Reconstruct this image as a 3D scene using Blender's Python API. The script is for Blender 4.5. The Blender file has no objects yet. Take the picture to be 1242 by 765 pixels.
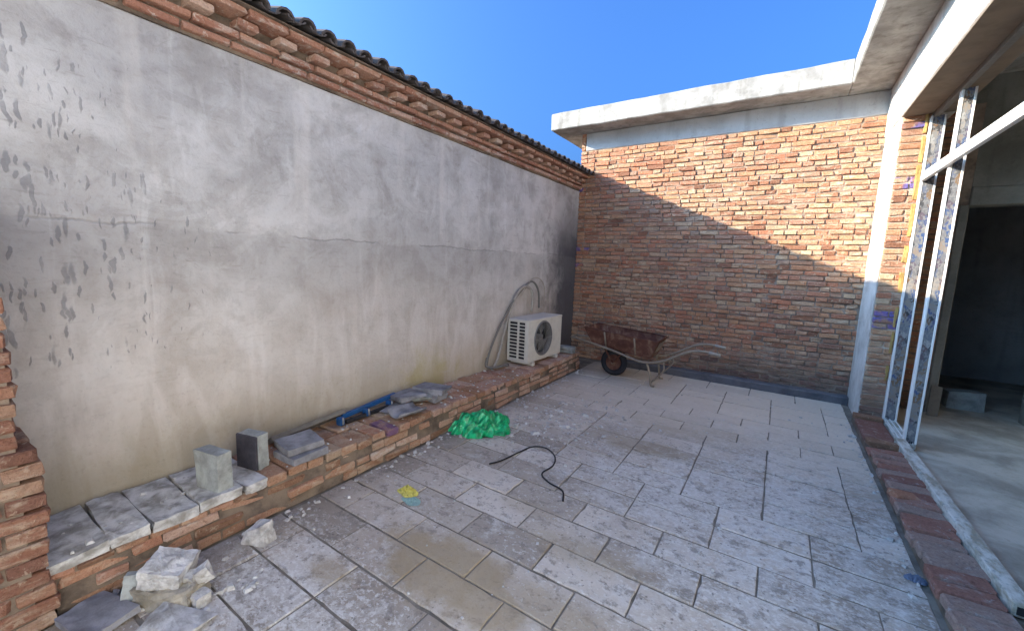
import bpy, bmesh, math, random
from mathutils import Vector, Matrix, Euler, noise as mnoise

R = math.radians
scene = bpy.context.scene
COL = scene.collection

# ------------------------------------------------------------------ camera
CAM_H = 1.6
YAW, PITCH, ROLL = R(32.9), R(7.5), R(2.1)
fwd0 = Vector((-math.sin(YAW), math.cos(YAW), 0)); rgt0 = Vector((math.cos(YAW), math.sin(YAW), 0)); up0 = Vector((0, 0, 1))
FWD = fwd0*math.cos(PITCH) - up0*math.sin(PITCH)
UP1 = up0*math.cos(PITCH) + fwd0*math.sin(PITCH)
RGT = rgt0*math.cos(ROLL) + UP1*math.sin(ROLL)
UPV = -rgt0*math.sin(ROLL) + UP1*math.cos(ROLL)
cam_d = bpy.data.cameras.new('camera')
cam_d.sensor_fit = 'HORIZONTAL'; cam_d.sensor_width = 36; cam_d.lens = 36*497/1242
cam_d.clip_start = 0.05; cam_d.clip_end = 2000
cam = bpy.data.objects.new('camera', cam_d); COL.objects.link(cam)
mw = Matrix.Identity(4)
for i in range(3):
    mw[i][0] = RGT[i]; mw[i][1] = UPV[i]; mw[i][2] = -FWD[i]
mw[0][3], mw[1][3], mw[2][3] = 0, 0, CAM_H
cam.matrix_world = mw
scene.camera = cam

# ------------------------------------------------------------------ sky and sun
SUN_DIR = Vector((1.0, 0.62, -0.434)).normalized()        # the way the light travels
SUN_EL = math.asin(-SUN_DIR.z); SUN_ROT = math.atan2(-SUN_DIR.x, -SUN_DIR.y)
world = bpy.data.worlds.new('World'); scene.world = world; world.use_nodes = True
wn = world.node_tree; bg = wn.nodes['Background']
sky = wn.nodes.new('ShaderNodeTexSky'); sky.sky_type = 'NISHITA'; sky.sun_disc = False
sky.sun_elevation = SUN_EL; sky.sun_rotation = SUN_ROT
sky.altitude = 0; sky.air_density = 1.0; sky.dust_density = 10.0; sky.ozone_density = 6.0
tint = wn.nodes.new('ShaderNodeMix'); tint.data_type = 'RGBA'; tint.blend_type = 'MULTIPLY'; tint.inputs[0].default_value = 1.0
tint.inputs[7].default_value = (0.19, 0.33, 0.50, 1)      # deep clear winter blue over the whole dome
wn.links.new(sky.outputs[0], tint.inputs[6]); wn.links.new(tint.outputs[2], bg.inputs[0]); bg.inputs[1].default_value = 0.15
sun_d = bpy.data.lights.new('sun', 'SUN'); sun_d.energy = 2.0; sun_d.angle = R(0.55); sun_d.color = (1.0, 0.84, 0.62)
sun = bpy.data.objects.new('sun', sun_d); COL.objects.link(sun)
sun.rotation_euler = SUN_DIR.to_track_quat('-Z', 'Y').to_euler(); sun.location = (-12, -6, 9)
scene.view_settings.view_transform = 'Standard'; scene.view_settings.look = 'None'
scene.view_settings.gamma = 1.0; scene.view_settings.use_curve_mapping = False
scene.view_settings.exposure = 2.95
scene.cycles.max_bounces = 8; scene.cycles.diffuse_bounces = 5

# ------------------------------------------------------------------ material helpers
class N:
    def __init__(s, name):
        s.m = bpy.data.materials.new(name); s.m.use_nodes = True
        s.t = s.m.node_tree; s.b = s.t.nodes['Principled BSDF']
        s.b.inputs['Roughness'].default_value = 0.85
        try: s.b.inputs['Specular IOR Level'].default_value = 0.3
        except Exception: pass
    def new(s, k): return s.t.nodes.new(k)
    def put(s, sock, v):
        if hasattr(v, 'is_output') or isinstance(v, bpy.types.NodeSocket): s.t.links.new(v, sock)
        elif isinstance(v, (int, float)): sock.default_value = v
        else:
            v = tuple(v)
            if sock.type == 'RGBA' and len(v) == 3: v += (1,)
            sock.default_value = v
    def pos(s): return s.new('ShaderNodeNewGeometry').outputs['Position']
    def obj(s): return s.new('ShaderNodeTexCoord').outputs['Object']
    def rnd(s): return s.new('ShaderNodeObjectInfo').outputs['Random']
    def attr(s, n):
        a = s.new('ShaderNodeAttribute'); a.attribute_name = n; return a.outputs['Fac']
    def mapv(s, v, sc=(1, 1, 1), loc=(0, 0, 0), rot=(0, 0, 0)):
        n = s.new('ShaderNodeMapping'); s.put(n.inputs[0], v)
        n.inputs['Scale'].default_value = sc; n.inputs['Location'].default_value = loc; n.inputs['Rotation'].default_value = rot
        return n.outputs[0]
    def noise(s, v, sc, det=4, rough=0.55, dist=0.0):
        n = s.new('ShaderNodeTexNoise'); s.put(n.inputs['Vector'], v); n.inputs['Scale'].default_value = sc
        n.inputs['Detail'].default_value = det; n.inputs['Roughness'].default_value = rough; n.inputs['Distortion'].default_value = dist
        return n.outputs['Fac']
    def vor(s, v, sc, rand=1.0, out='Distance', feat='F1'):
        n = s.new('ShaderNodeTexVoronoi'); s.put(n.inputs['Vector'], v); n.inputs['Scale'].default_value = sc
        n.inputs['Randomness'].default_value = rand; n.feature = feat
        return n.outputs[out]
    def ramp(s, f, lo, hi, a=0.0, b=1.0):
        n = s.new('ShaderNodeMapRange'); n.clamp = True; n.interpolation_type = 'SMOOTHSTEP'
        s.put(n.inputs['Value'], f); n.inputs['From Min'].default_value = lo; n.inputs['From Max'].default_value = hi
        n.inputs['To Min'].default_value = a; n.inputs['To Max'].default_value = b
        return n.outputs[0]
    def cr(s, f, stops):
        n = s.new('ShaderNodeValToRGB'); s.put(n.inputs[0], f); e = n.color_ramp.elements
        while len(e) < len(stops): e.new(0.5)
        for k, (p, c) in enumerate(stops):
            e[k].position = p; e[k].color = (*c, 1)
        return n.outputs[0]
    def mix(s, f, a, b, mode='MIX'):
        n = s.new('ShaderNodeMix'); n.data_type = 'RGBA'; n.blend_type = mode
        s.put(n.inputs[0], f); s.put(n.inputs[6], a); s.put(n.inputs[7], b); return n.outputs[2]
    def mth(s, op, a, b=0.0, clamp=False):
        n = s.new('ShaderNodeMath'); n.operation = op; n.use_clamp = clamp; s.put(n.inputs[0], a); s.put(n.inputs[1], b); return n.outputs[0]
    def xyz(s, v):
        n = s.new('ShaderNodeSeparateXYZ'); s.put(n.inputs[0], v); return n.outputs
    def comb(s, x, y, z):
        n = s.new('ShaderNodeCombineXYZ'); s.put(n.inputs[0], x); s.put(n.inputs[1], y); s.put(n.inputs[2], z); return n.outputs[0]
    def vadd(s, a, b):
        n = s.new('ShaderNodeVectorMath'); n.operation = 'ADD'; s.put(n.inputs[0], a); s.put(n.inputs[1], b); return n.outputs[0]
    def done(s, col, rough=0.85, bump=None, bs=0.3, bd=0.01, metal=0.0):
        s.put(s.b.inputs['Base Color'], col); s.put(s.b.inputs['Roughness'], rough); s.b.inputs['Metallic'].default_value = metal
        if bump is not None:
            n = s.new('ShaderNodeBump'); n.inputs['Strength'].default_value = bs; n.inputs['Distance'].default_value = bd
            s.put(n.inputs['Height'], bump); s.t.links.new(n.outputs[0], s.b.inputs['Normal'])
        return s.m

def blob(n, p, cx, cy, rx, ry, soft=0.5, warp=None):
    """soft patch in floor coordinates, edge broken by noise"""
    x = n.mth('DIVIDE', n.mth('SUBTRACT', n.xyz(p)[0], cx), rx)
    y = n.mth('DIVIDE', n.mth('SUBTRACT', n.xyz(p)[1], cy), ry)
    d = n.mth('SQRT', n.mth('ADD', n.mth('MULTIPLY', x, x), n.mth('MULTIPLY', y, y)))
    if warp is not None: d = n.mth('ADD', d, warp)
    return n.ramp(d, 1.0-soft, 1.0+soft*0.2, 1.0, 0.0)

# ---- brick
def brick_mat(name, stops, mortar, dust=0.45, purple=None, blue=False, damp=False, sm=1.0):
    n = N(name); p = n.pos(); r = n.attr('rnd')
    c = n.cr(r, stops)
    fine = n.noise(p, 60, 5, 0.65)
    c = n.mix(n.ramp(fine, 0.35, 0.75, 0, 0.55), c, n.mix(1.0, c, (0.55, 0.5, 0.48), 'MULTIPLY'))
    smear = n.noise(n.vadd(n.mapv(p, (5, 5, 14)), n.comb(n.mth('MULTIPLY', r, 7.0), 0, 0)), 1.7, 6, 0.65, 0.4)
    broad = n.noise(p, 0.9, 3)
    f = n.ramp(n.mth('ADD', smear, n.mth('MULTIPLY', n.mth('SUBTRACT', broad, 0.5), 0.5)), 0.5, 0.72, 0, dust)
    c = n.mix(f, c, mortar)
    grit = n.noise(p, 150, 3, 0.6); c = n.mix(n.ramp(grit, 0.52, 0.68, 0, 0.45), c, n.mix(1.0, c, (0.5, 0.46, 0.43), 'MULTIPLY'))
    spall = n.noise(p, 26, 4, 0.7, 0.6); c = n.mix(n.ramp(spall, 0.58, 0.66, 0, 0.6), c, mortar); c = n.mix(n.ramp(spall, 0.30, 0.40, 0.6, 0), c, n.mix(1.0, c, (0.45, 0.40, 0.38), 'MULTIPLY'))
    grime = n.noise(p, 2.3, 5, 0.6)
    c = n.mix(n.ramp(grime, 0.5, 0.75, 0, 0.45), c, n.mix(1.0, c, (0.55, 0.52, 0.5), 'MULTIPLY'))
    if damp:
        zz = n.xyz(p)[2]; dz = n.mth('ADD', zz, n.mth('MULTIPLY', n.mth('SUBTRACT', grime, 0.5), 0.9)); xd = n.ramp(n.xyz(p)[0], -1.9, -0.4)
        c = n.mix(n.mth('MULTIPLY', n.mth('MULTIPLY', n.ramp(dz, 0.1, 0.62, 1, 0), xd), 0.7), c, (0.10, 0.085, 0.08))
    if blue: c = n.mix(n.ramp(n.noise(p, 9, 4), 0.42, 0.58, 0.0, 0.75), c, (0.09, 0.10, 0.36))
    if purple: c = n.mix(n.ramp(n.noise(p, 14, 3), 0.3, 0.55, 0.2, 0.8), c, (0.12, 0.06, 0.16))
    pit = n.mth('ADD', n.mth('ADD', n.mth('MULTIPLY', fine, 0.6), n.mth('MULTIPLY', smear, 0.8)), n.mth('ADD', n.mth('MULTIPLY', spall, 0.7), n.mth('MULTIPLY', grit, 0.2)))
    return n.done(c, 0.93, pit, 0.9, 0.016)

RED = [(0.0, (0.25, 0.12, 0.075)), (0.2, (0.43, 0.21, 0.12)), (0.42, (0.50, 0.29, 0.165)), (0.6, (0.34, 0.18, 0.125)), (0.8, (0.52, 0.37, 0.24)), (0.92, (0.46, 0.19, 0.11)), (1.0, (0.36, 0.28, 0.21))]
PIL = [(0.0, (0.17, 0.085, 0.06)), (0.4, (0.27, 0.13, 0.085)), (0.7, (0.31, 0.17, 0.11)), (1.0, (0.30, 0.21, 0.15))]
TAN = [(0.0, (0.24, 0.135, 0.085)), (0.3, (0.36, 0.20, 0.125)), (0.55, (0.42, 0.255, 0.165)), (0.8, (0.40, 0.19, 0.12)), (1.0, (0.42, 0.31, 0.22))]
DRK = [(0.0, (0.24, 0.115, 0.09)), (0.4, (0.33, 0.165, 0.125)), (0.7, (0.36, 0.20, 0.155)), (1.0, (0.33, 0.24, 0.20))]
M_WALLB = brick_mat('weathered_wall_brick', RED, (0.56, 0.46, 0.33), 0.7, damp=True)
M_PILB = brick_mat('old_pillar_brick', PIL, (0.40, 0.32, 0.24), 0.7)
M_BLUEB = brick_mat('brick_with_blue_paint', RED, (0.50, 0.42, 0.33), 0.4, blue=True)
M_LEDGEB = brick_mat('dusty_ledge_brick', TAN, (0.44, 0.34, 0.245), 0.7)
M_PURPB = brick_mat('purple_stained_brick', TAN, (0.42, 0.36, 0.29), 0.3, purple=True)
M_SILLB = brick_mat('threshold_brick', DRK, (0.40, 0.37, 0.35), 0.55)
M_CORNB = brick_mat('cornice_brick', [(0.0, (0.33, 0.15, 0.10)), (0.5, (0.45, 0.245, 0.165)), (1.0, (0.54, 0.37, 0.28))], (0.60, 0.53, 0.45), 0.75)

M_LEDGER = brick_mat('pinkish_ledge_brick', [(0.0, (0.36, 0.19, 0.13)), (0.5, (0.47, 0.28, 0.20)), (1.0, (0.54, 0.39, 0.30))], (0.58, 0.50, 0.42), 0.85)
def mortar_mat(name, col, dark):
    n = N(name); p = n.pos()
    a = n.noise(p, 6, 6, 0.65); b = n.noise(p, 90, 4, 0.6)
    c = n.mix(n.ramp(a, 0.35, 0.7), col, dark)
    return n.done(c, 0.95, n.mth('ADD', a, n.mth('MULTIPLY', b, 0.5)), 0.6, 0.015)
M_MORTAR = mortar_mat('wall_mortar', (0.52, 0.44, 0.36), (0.28, 0.22, 0.17))
M_JMORT = mortar_mat('recessed_wall_mortar', (0.34, 0.27, 0.21), (0.13, 0.10, 0.08))
M_DMORT = mortar_mat('dirt_mortar', (0.22, 0.17, 0.13), (0.09, 0.07, 0.055))

def concrete_mat(name, lite, dark, sc=2.0, streak=0.4, bump=0.35):
    n = N(name); p = n.pos()
    a = n.noise(p, sc, 7, 0.62, 0.3); b = n.noise(p, 45, 4, 0.6); s_ = n.noise(n.mapv(p, (3, 3, 0.35)), 3.0, 4)
    c = n.mix(n.ramp(a, 0.35, 0.68), lite, dark)
    c = n.mix(n.ramp(s_, 0.52, 0.75, 0, streak), c, n.mix(1.0, c, (0.55, 0.53, 0.5), 'MULTIPLY'))
    c = n.mix(n.ramp(b, 0.55, 0.75, 0, 0.35), c, n.mix(1.0, c, (0.6, 0.6, 0.6), 'MULTIPLY'))
    g_ = n.noise(p, 22, 5, 0.7, 0.5); c = n.mix(n.ramp(g_, 0.56, 0.68, 0, 0.4), c, n.mix(1.0, c, (0.62, 0.6, 0.56), 'MULTIPLY')); c = n.mix(n.ramp(g_, 0.30, 0.42, 0.3, 0), c, lite)
    return n.done(c, 0.9, n.mth('ADD', n.mth('ADD', a, g_), n.mth('MULTIPLY', b, 0.4)), bump, 0.012)
M_SLAB = concrete_mat('roof_slab_concrete', (0.37, 0.365, 0.345), (0.23, 0.225, 0.21), 4.5, 0.8)
M_BEAM = concrete_mat('ring_beam_concrete', (0.46, 0.47, 0.48), (0.36, 0.365, 0.37), 1.6)
M_WHITE = concrete_mat('pale_plaster', (0.62, 0.60, 0.57), (0.44, 0.41, 0.38), 4.0)
M_BLOCK = concrete_mat('grey_block_concrete', (0.36, 0.38, 0.36), (0.22, 0.23, 0.22), 9.0)
M_PALE = concrete_mat('pale_broken_concrete', (0.62, 0.61, 0.59), (0.32, 0.31, 0.29), 16.0, 0.2, 0.9)
M_SLATE = concrete_mat('dark_grey_slab', (0.27, 0.27, 0.29), (0.15, 0.15, 0.16), 8.0, 0.2)
M_DARKF = concrete_mat('dark_faced_block', (0.07, 0.065, 0.08), (0.04, 0.04, 0.05), 9.0)
M_PORCHF = concrete_mat('porch_floor_concrete', (0.50, 0.455, 0.385), (0.28, 0.25, 0.205), 2.4, 0.1)
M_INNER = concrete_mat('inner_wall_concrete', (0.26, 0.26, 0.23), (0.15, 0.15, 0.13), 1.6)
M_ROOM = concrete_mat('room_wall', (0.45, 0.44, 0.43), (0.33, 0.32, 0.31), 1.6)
M_KERB = concrete_mat('damp_kerb_cement', (0.14, 0.14, 0.15), (0.075, 0.075, 0.085), 4.0)
M_LUMP = concrete_mat('mortar_lump', (0.36, 0.33, 0.27), (0.20, 0.18, 0.14), 10.0)

# ---- neighbour's plaster wall with drips, a dark far corner and a crack
def plaster():
    n = N('old_cement_plaster'); p = n.pos(); X, Y, Z = n.xyz(p)
    big = n.noise(n.mapv(p, (1, 0.8, 1.2)), 0.9, 6, 0.6, 0.5); mid = n.noise(p, 4.0, 7, 0.66, 0.4); fine = n.noise(p, 40, 5, 0.65)
    col = n.cr(big, [(0.28, (0.34, 0.33, 0.32)), (0.45, (0.46, 0.45, 0.435)), (0.58, (0.54, 0.525, 0.505)), (0.75, (0.40, 0.39, 0.375))])
    col = n.mix(n.ramp(mid, 0.40, 0.66, 0, 0.75), col, n.mix(1.0, col, (0.70, 0.68, 0.66), 'MULTIPLY'))
    wash = n.noise(n.mapv(p, (1, 2.2, 0.5)), 2.6, 5, 0.6, 0.8)       # trowel and lime wash, cloudy
    col = n.mix(n.ramp(wash, 0.55, 0.72, 0, 0.4), col, (0.64, 0.64, 0.63))
    patch = n.noise(n.mapv(p, (1, 1, 1.4)), 1.9, 8, 0.7, 1.2)
    col = n.mix(n.ramp(patch, 0.53, 0.57, 0, 0.28), col, n.mix(1.0, col, (0.66, 0.64, 0.62), 'MULTIPLY'))
    scr = n.noise(n.mapv(p, (1, 2.2, 14), rot=(R(9), 0, 0)), 2.4, 5, 0.7)
    col = n.mix(n.ramp(scr, 0.58, 0.68, 0, 0.35), col, n.mix(1.0, col, (0.62, 0.6, 0.58), 'MULTIPLY'))
    # rain-washed vertical bands
    band = n.noise(n.mapv(p, (1, 5.5, 0.35)), 1.0, 4, 0.5)
    col = n.mix(n.ramp(band, 0.55, 0.7, 0, 0.35), col, (0.62, 0.585, 0.54))
    # splashed earth near the foot
    zz = n.mth('ADD', Z, n.mth('MULTIPLY', n.mth('SUBTRACT', big, 0.5), 1.6))
    col = n.mix(n.ramp(zz, 0.3, 1.9, 0.75, 0.0), col, n.mix(n.ramp(wash, 0.4, 0.62), (0.47, 0.405, 0.34), (0.59, 0.525, 0.47)))
    zz2 = n.mth('ADD', Z, n.mth('MULTIPLY', n.mth('SUBTRACT', mid, 0.5), 0.7))
    col = n.mix(n.ramp(zz2, 0.25, 0.80, 0.65, 0.0), col, n.mix(n.ramp(Y, 1.0, 3.5), (0.24, 0.205, 0.13), (0.38, 0.32, 0.22)))
    # moss
    ym = n.mth('ABSOLUTE', n.mth('SUBTRACT', Y, 3.0))
    moss = n.mth('MULTIPLY', n.ramp(n.mth('ADD', ym, n.mth('MULTIPLY', n.mth('SUBTRACT', mid, 0.5), 1.5)), 0.1, 0.5, 1, 0), n.ramp(zz2, 0.3, 0.78, 1, 0))
    col = n.mix(n.mth('MULTIPLY', moss, 0.5), col, (0.36, 0.31, 0.10))
    # darkens towards the far corner, weaker high up the wall
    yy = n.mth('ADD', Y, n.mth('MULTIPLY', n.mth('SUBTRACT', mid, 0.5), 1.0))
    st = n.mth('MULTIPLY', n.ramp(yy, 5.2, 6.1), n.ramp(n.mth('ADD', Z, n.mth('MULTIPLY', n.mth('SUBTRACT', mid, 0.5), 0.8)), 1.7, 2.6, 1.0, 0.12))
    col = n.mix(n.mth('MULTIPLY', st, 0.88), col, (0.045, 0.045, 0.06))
    # crack and day-work joint
    cz = n.mth('ADD', Z, n.mth('MULTIPLY', n.mth('SUBTRACT', n.noise(n.mapv(p, (1, 1, 0.1)), 1.3, 6, 0.7), 0.5), 0.16))
    crack = n.ramp(n.mth('ABSOLUTE', n.mth('SUBTRACT', cz, 1.72)), 0.002, 0.010, 1, 0)
    crack = n.mth('MULTIPLY', crack, n.ramp(n.noise(n.mapv(p, (1, 1, 0.05)), 2.2, 3), 0.42, 0.55))
    col = n.mix(n.mth('MULTIPLY', crack, 0.35), col, (0.10, 0.10, 0.10))
    below = n.ramp(n.mth('SUBTRACT', 1.72, cz), 0.0, 0.02); below = n.mth('MULTIPLY', below, n.ramp(n.mth('SUBTRACT', 1.72, cz), 0.1, 0.5, 1, 0))
    col = n.mix(n.mth('MULTIPLY', below, 0.22), col, (0.20, 0.19, 0.18))
    # splashes of grey slurry, elongated, densest by the near end
    dn = n.noise(p, 1.6, 4, 0.6)
    dens = n.mth('ADD', n.ramp(n.mth('ADD', Y, n.mth('MULTIPLY', n.mth('SUBTRACT', dn, 0.5), 1.4)), -0.1, 1.7, 1, 0), 0.0)
    dens = n.mth('MULTIPLY', dens, n.ramp(Z, 0.75, 1.15)); dens = n.mth('MULTIPLY', dens, n.ramp(Z, 2.45, 2.75, 1, 0))
    drip = None
    for k, (sy, sz, th) in enumerate(((40, 8.5, 0.40), (60, 14.0, 0.38), (27, 5.0, 0.30))):
        v = n.mapv(n.vadd(p, n.comb(0, n.mth('MULTIPLY', n.mth('SUBTRACT', n.noise(p, 9, 3), 0.5), 0.06), n.mth('MULTIPLY', n.mth('SUBTRACT', n.noise(p, 14, 3), 0.5), 0.08))), (0, sy, sz), (0, 3.1*k, 1.7*k))
        vn = n.new('ShaderNodeTexVoronoi'); n.put(vn.inputs['Vector'], v); vn.inputs['Scale'].default_value = 1.0
        rr = n.xyz(vn.outputs['Color'])[0]
        lim = n.mth('MULTIPLY', n.ramp(n.mth('ADD', rr, n.mth('MULTIPLY', dens, 0.49)), 1.0, 1.5), th*1.55)
        dd = n.mth('SUBTRACT', vn.outputs['Distance'], lim)
        mk = n.ramp(dd, -0.16, 0.04, 1, 0)
        mk = n.mth('MULTIPLY', mk, n.ramp(lim, 0.01, 0.06))
        drip = mk if drip is None else n.mth('MAXIMUM', drip, mk)
    col = n.mix(n.mth('MULTIPLY', drip, n.ramp(mid, 0.3, 0.6, 0.3, 0.75)), col, (0.18, 0.18, 0.185))
    col = n.mix(n.ramp(fine, 0.5, 0.8, 0, 0.4), col, n.mix(1.0, col, (0.6, 0.59, 0.58), 'MULTIPLY'))
    h = n.mth('ADD', n.mth('ADD', n.mth('MULTIPLY', mid, 1.0), n.mth('MULTIPLY', fine, 0.35)), n.mth('MULTIPLY', drip, 0.3))
    h = n.mth('SUBTRACT', h, n.mth('MULTIPLY', crack, 0.5))
    return n.done(col, 0.92, h, 0.45, 0.02)
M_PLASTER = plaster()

# ---- courtyard paving
def paving():
    n = N('cement_floor_tile'); p = n.pos(); r = n.rnd(); X, Y, Z = n.xyz(p)
    big = n.noise(p, 0.8, 5, 0.6, 0.5); mid = n.noise(p, 5, 7, 0.68, 0.5); fine = n.noise(p, 70, 4, 0.6)
    col = n.cr(r, [(0.0, (0.34, 0.295, 0.245)), (0.5, (0.49, 0.435, 0.37)), (1.0, (0.62, 0.56, 0.485))])
    col = n.mix(n.ramp(big, 0.38, 0.62, 0.0, 0.6), col, n.mix(1.0, col, (0.70, 0.66, 0.64), 'MULTIPLY'))
    # cement film left by mixing: ragged pale patches, denser to the right and near the front left
    film = n.noise(n.mapv(p, (1, 1.3, 1)), 3.4, 10, 0.78, 0.4)
    bias = n.mth('ADD', blob(n, p, 0.15, 2.9, 0.95, 2.6, 0.9), blob(n, p, -1.9, 0.9, 0.9, 0.55, 0.8))
    bias = n.mth('ADD', bias, n.mth('MULTIPLY', blob(n, p, -0.75, 3.0, 0.8, 0.7, 0.9), 0.8), True)
    ff = n.ramp(n.mth('ADD', film, n.mth('MULTIPLY', bias, 0.13)), 0.52, 0.66)
    col = n.mix(n.mth('MULTIPLY', ff, 0.6), col, (0.64, 0.62, 0.585))
    sp = n.noise(n.mapv(p, (1, 1.25, 1)), 30, 6, 0.75, 0.25)
    sf = n.mth('MULTIPLY', n.ramp(n.mth('ADD', sp, n.mth('MULTIPLY', bias, 0.07)), 0.55, 0.63), n.ramp(n.mth('ADD', n.noise(p, 1.7, 4), n.mth('MULTIPLY', bias, 0.15)), 0.40, 0.56))
    col = n.mix(n.mth('MULTIPLY', sf, 0.65), col, (0.72, 0.705, 0.675))
    dk = n.noise(n.mapv(p, (1, 1.2, 1)), 10, 9, 0.78, 0.25)
    col = n.mix(n.mth('MULTIPLY', n.ramp(dk, 0.51, 0.61), 0.7), col, (0.21, 0.185, 0.16))
    vn = n.new('ShaderNodeTexVoronoi'); n.put(vn.inputs['Vector'], n.vadd(p, n.comb(n.mth('MULTIPLY', mid, 0.05), n.mth('MULTIPLY', fine, 0.03), 0))); vn.inputs['Scale'].default_value = 34
    vr = n.xyz(vn.outputs['Color'])
    dots = n.mth('MULTIPLY', n.ramp(vn.outputs['Distance'], 0.12, 0.34, 1, 0), n.ramp(n.mth('ADD', vr[0], n.mth('MULTIPLY', n.mth('SUBTRACT', n.noise(p, 1.2, 3), 0.5), 0.8)), 0.74, 0.86))
    col = n.mix(n.mth('MULTIPLY', dots, n.ramp(vr[1], 0.2, 0.9, 0.1, 0.6)), col, (0.70, 0.68, 0.65))
    pits = n.mth('MULTIPLY', n.ramp(vn.outputs['Distance'], 0.10, 0.28, 1, 0), n.ramp(vr[2], 0.84, 0.9))
    col = n.mix(n.mth('MULTIPLY', pits, 0.7), col, (0.13, 0.115, 0.10))
    # earth: dried mud and sand left on the tiles
    w = n.mth('MULTIPLY', n.mth('SUBTRACT', n.noise(p, 3.5, 8, 0.7), 0.5), 1.6)
    mud = blob(n, p, -1.33, 1.47, 0.44, 0.28, 0.45, n.mth('MULTIPLY', w, 1.2))
    mud = n.mth('MAXIMUM', mud, n.mth('MULTIPLY', blob(n, p, -0.98, 1.42, 0.22, 0.16, 0.4, w), 0.9))
    for (bx, by, rx, ry, k) in ((-0.80, 2.0, 0.40, 0.16, 0.55), (-1.78, 1.12, 0.20, 0.10, 0.7), (-0.70, 1.55, 0.40, 0.15, 0.6), (-0.9, 3.6, 0.55, 0.22, 0.5), (-0.7, 4.3, 0.8, 0.3, 0.5), (-0.2, 5.4, 0.9, 0.35, 0.4), (-1.3, 5.2, 0.7, 0.5, 0.35), (-1.25, 2.2, 0.25, 0.1, 0.4)):
        mud = n.mth('MAXIMUM', mud, n.mth('MULTIPLY', blob(n, p, bx, by, rx, ry, 0.6, w), k))
    mud = n.mth('MULTIPLY', mud, n.ramp(dk, 0.40, 0.62, 1.0, 0.8))
    col = n.mix(n.mth('MULTIPLY', mud, 0.93), col, n.mix(mid, (0.29, 0.225, 0.135), (0.40, 0.32, 0.21)))
    far = n.mth('MULTIPLY', n.ramp(n.mth('ADD', Y, n.mth('MULTIPLY', w, 0.8)), 3.2, 5.2), 0.75); col = n.mix(far, col, (0.66, 0.58, 0.475))  # lightened to a pale tan towards the back
    # general dirt film along the ledge
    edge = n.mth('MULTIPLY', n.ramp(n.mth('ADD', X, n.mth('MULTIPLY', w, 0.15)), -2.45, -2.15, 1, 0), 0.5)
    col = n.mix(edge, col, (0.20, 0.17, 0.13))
    col = n.mix(n.ramp(fine, 0.55, 0.8, 0, 0.5), col, n.mix(1.0, col, (0.5, 0.5, 0.5), 'MULTIPLY'))
    h = n.mth('ADD', n.mth('ADD', mid, n.mth('MULTIPLY', fine, 0.3)), n.mth('ADD', n.mth('MULTIPLY', ff, 0.4), n.mth('ADD', n.mth('MULTIPLY', sf, 0.5), n.mth('MULTIPLY', dots, 0.5))))
    rg = n.ramp(mid, 0.3, 0.7, 0.7, 0.95)
    return n.done(col, rg, h, 0.5, 0.012)
M_TILE = paving()
M_JOINT = mortar_mat('floor_joint_dirt', (0.25, 0.22, 0.18), (0.12, 0.105, 0.085))

def simple(name, col, rough=0.6, metal=0.0, var=0.25, sc=30, bs=0.1):
    n = N(name); o = n.obj(); a = n.noise(o, sc, 4, 0.6); b = n.noise(o, 5, 4, 0.6)
    c = n.mix(n.ramp(a, 0.4, 0.75, 0, var), col, tuple(x*0.5 for x in col)); c = n.mix(n.ramp(b, 0.45, 0.7, 0, var), c, tuple(min(1, x*0.72+0.03) for x in col))
    return n.done(c, rough, a, bs, 0.004, metal)
M_GROUND = mortar_mat('bare_earth', (0.26, 0.21, 0.155), (0.17, 0.135, 0.10))
M_RTILE = simple('dark_roof_tile', (0.075, 0.065, 0.062), 0.85)
M_ACW = simple('ivory_sheet_metal', (0.60, 0.58, 0.52), 0.45, 0, 0.2, 12)
M_BLACK = simple('black_plastic', (0.018, 0.018, 0.02), 0.55)
M_COIL = simple('dark_coil', (0.03, 0.03, 0.032), 0.7)
M_FAN = simple('grey_fan_plastic', (0.16, 0.16, 0.16), 0.5)
M_GALV = simple('worn_wire', (0.30, 0.29, 0.27), 0.5, 0.3)
M_RUBBER = simple('tyre_rubber', (0.025, 0.025, 0.03), 0.8)
M_BLUE = simple('blue_painted_steel', (0.012, 0.075, 0.22), 0.4, 0, 0.4)
M_LAG = simple('pipe_lagging', (0.36, 0.33, 0.28), 0.8, 0, 0.4)
M_LAGD = simple('grey_drain_pipe', (0.16, 0.155, 0.14), 0.7, 0, 0.4)
M_WOOD = simple('weathered_grey_timber', (0.17, 0.155, 0.13), 0.85, 0, 0.5)
M_BROWNW = simple('formwork_stained_concrete', (0.21, 0.165, 0.12), 0.9, 0, 0.5, 8)
M_YELLOW = simple('yellow_plastic_film', (0.55, 0.50, 0.12), 0.5, 0, 0.6, 40)
M_TEAL = simple('pale_teal_film', (0.26, 0.42, 0.40), 0.5, 0, 0.4, 30)
M_SCRAP = simple('slate_blue_scrap', (0.12, 0.15, 0.22), 0.6)
M_BRONZE = simple('yellowed_foam_strip', (0.36, 0.24, 0.08), 0.9, 0, 0.8, 40)

def rust():
    n = N('rusty_painted_steel'); o = n.obj(); a = n.noise(o, 7, 6, 0.65, 0.4); b = n.noise(o, 60, 4)
    c = n.cr(a, [(0.3, (0.06, 0.024, 0.018)), (0.48, (0.115, 0.05, 0.036)), (0.6, (0.19, 0.105, 0.07)), (0.75, (0.32, 0.26, 0.19))])
    c = n.mix(n.ramp(b, 0.5, 0.8, 0, 0.5), c, (0.10, 0.05, 0.03))
    return n.done(c, 0.85, n.mth('ADD', a, n.mth('MULTIPLY', b, 0.5)), 0.4, 0.004)
M_RUST = rust()
M_RUSTL = simple('bare_worn_steel_tube', (0.30, 0.25, 0.19), 0.55, 0.2, 0.6, 25)

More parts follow.
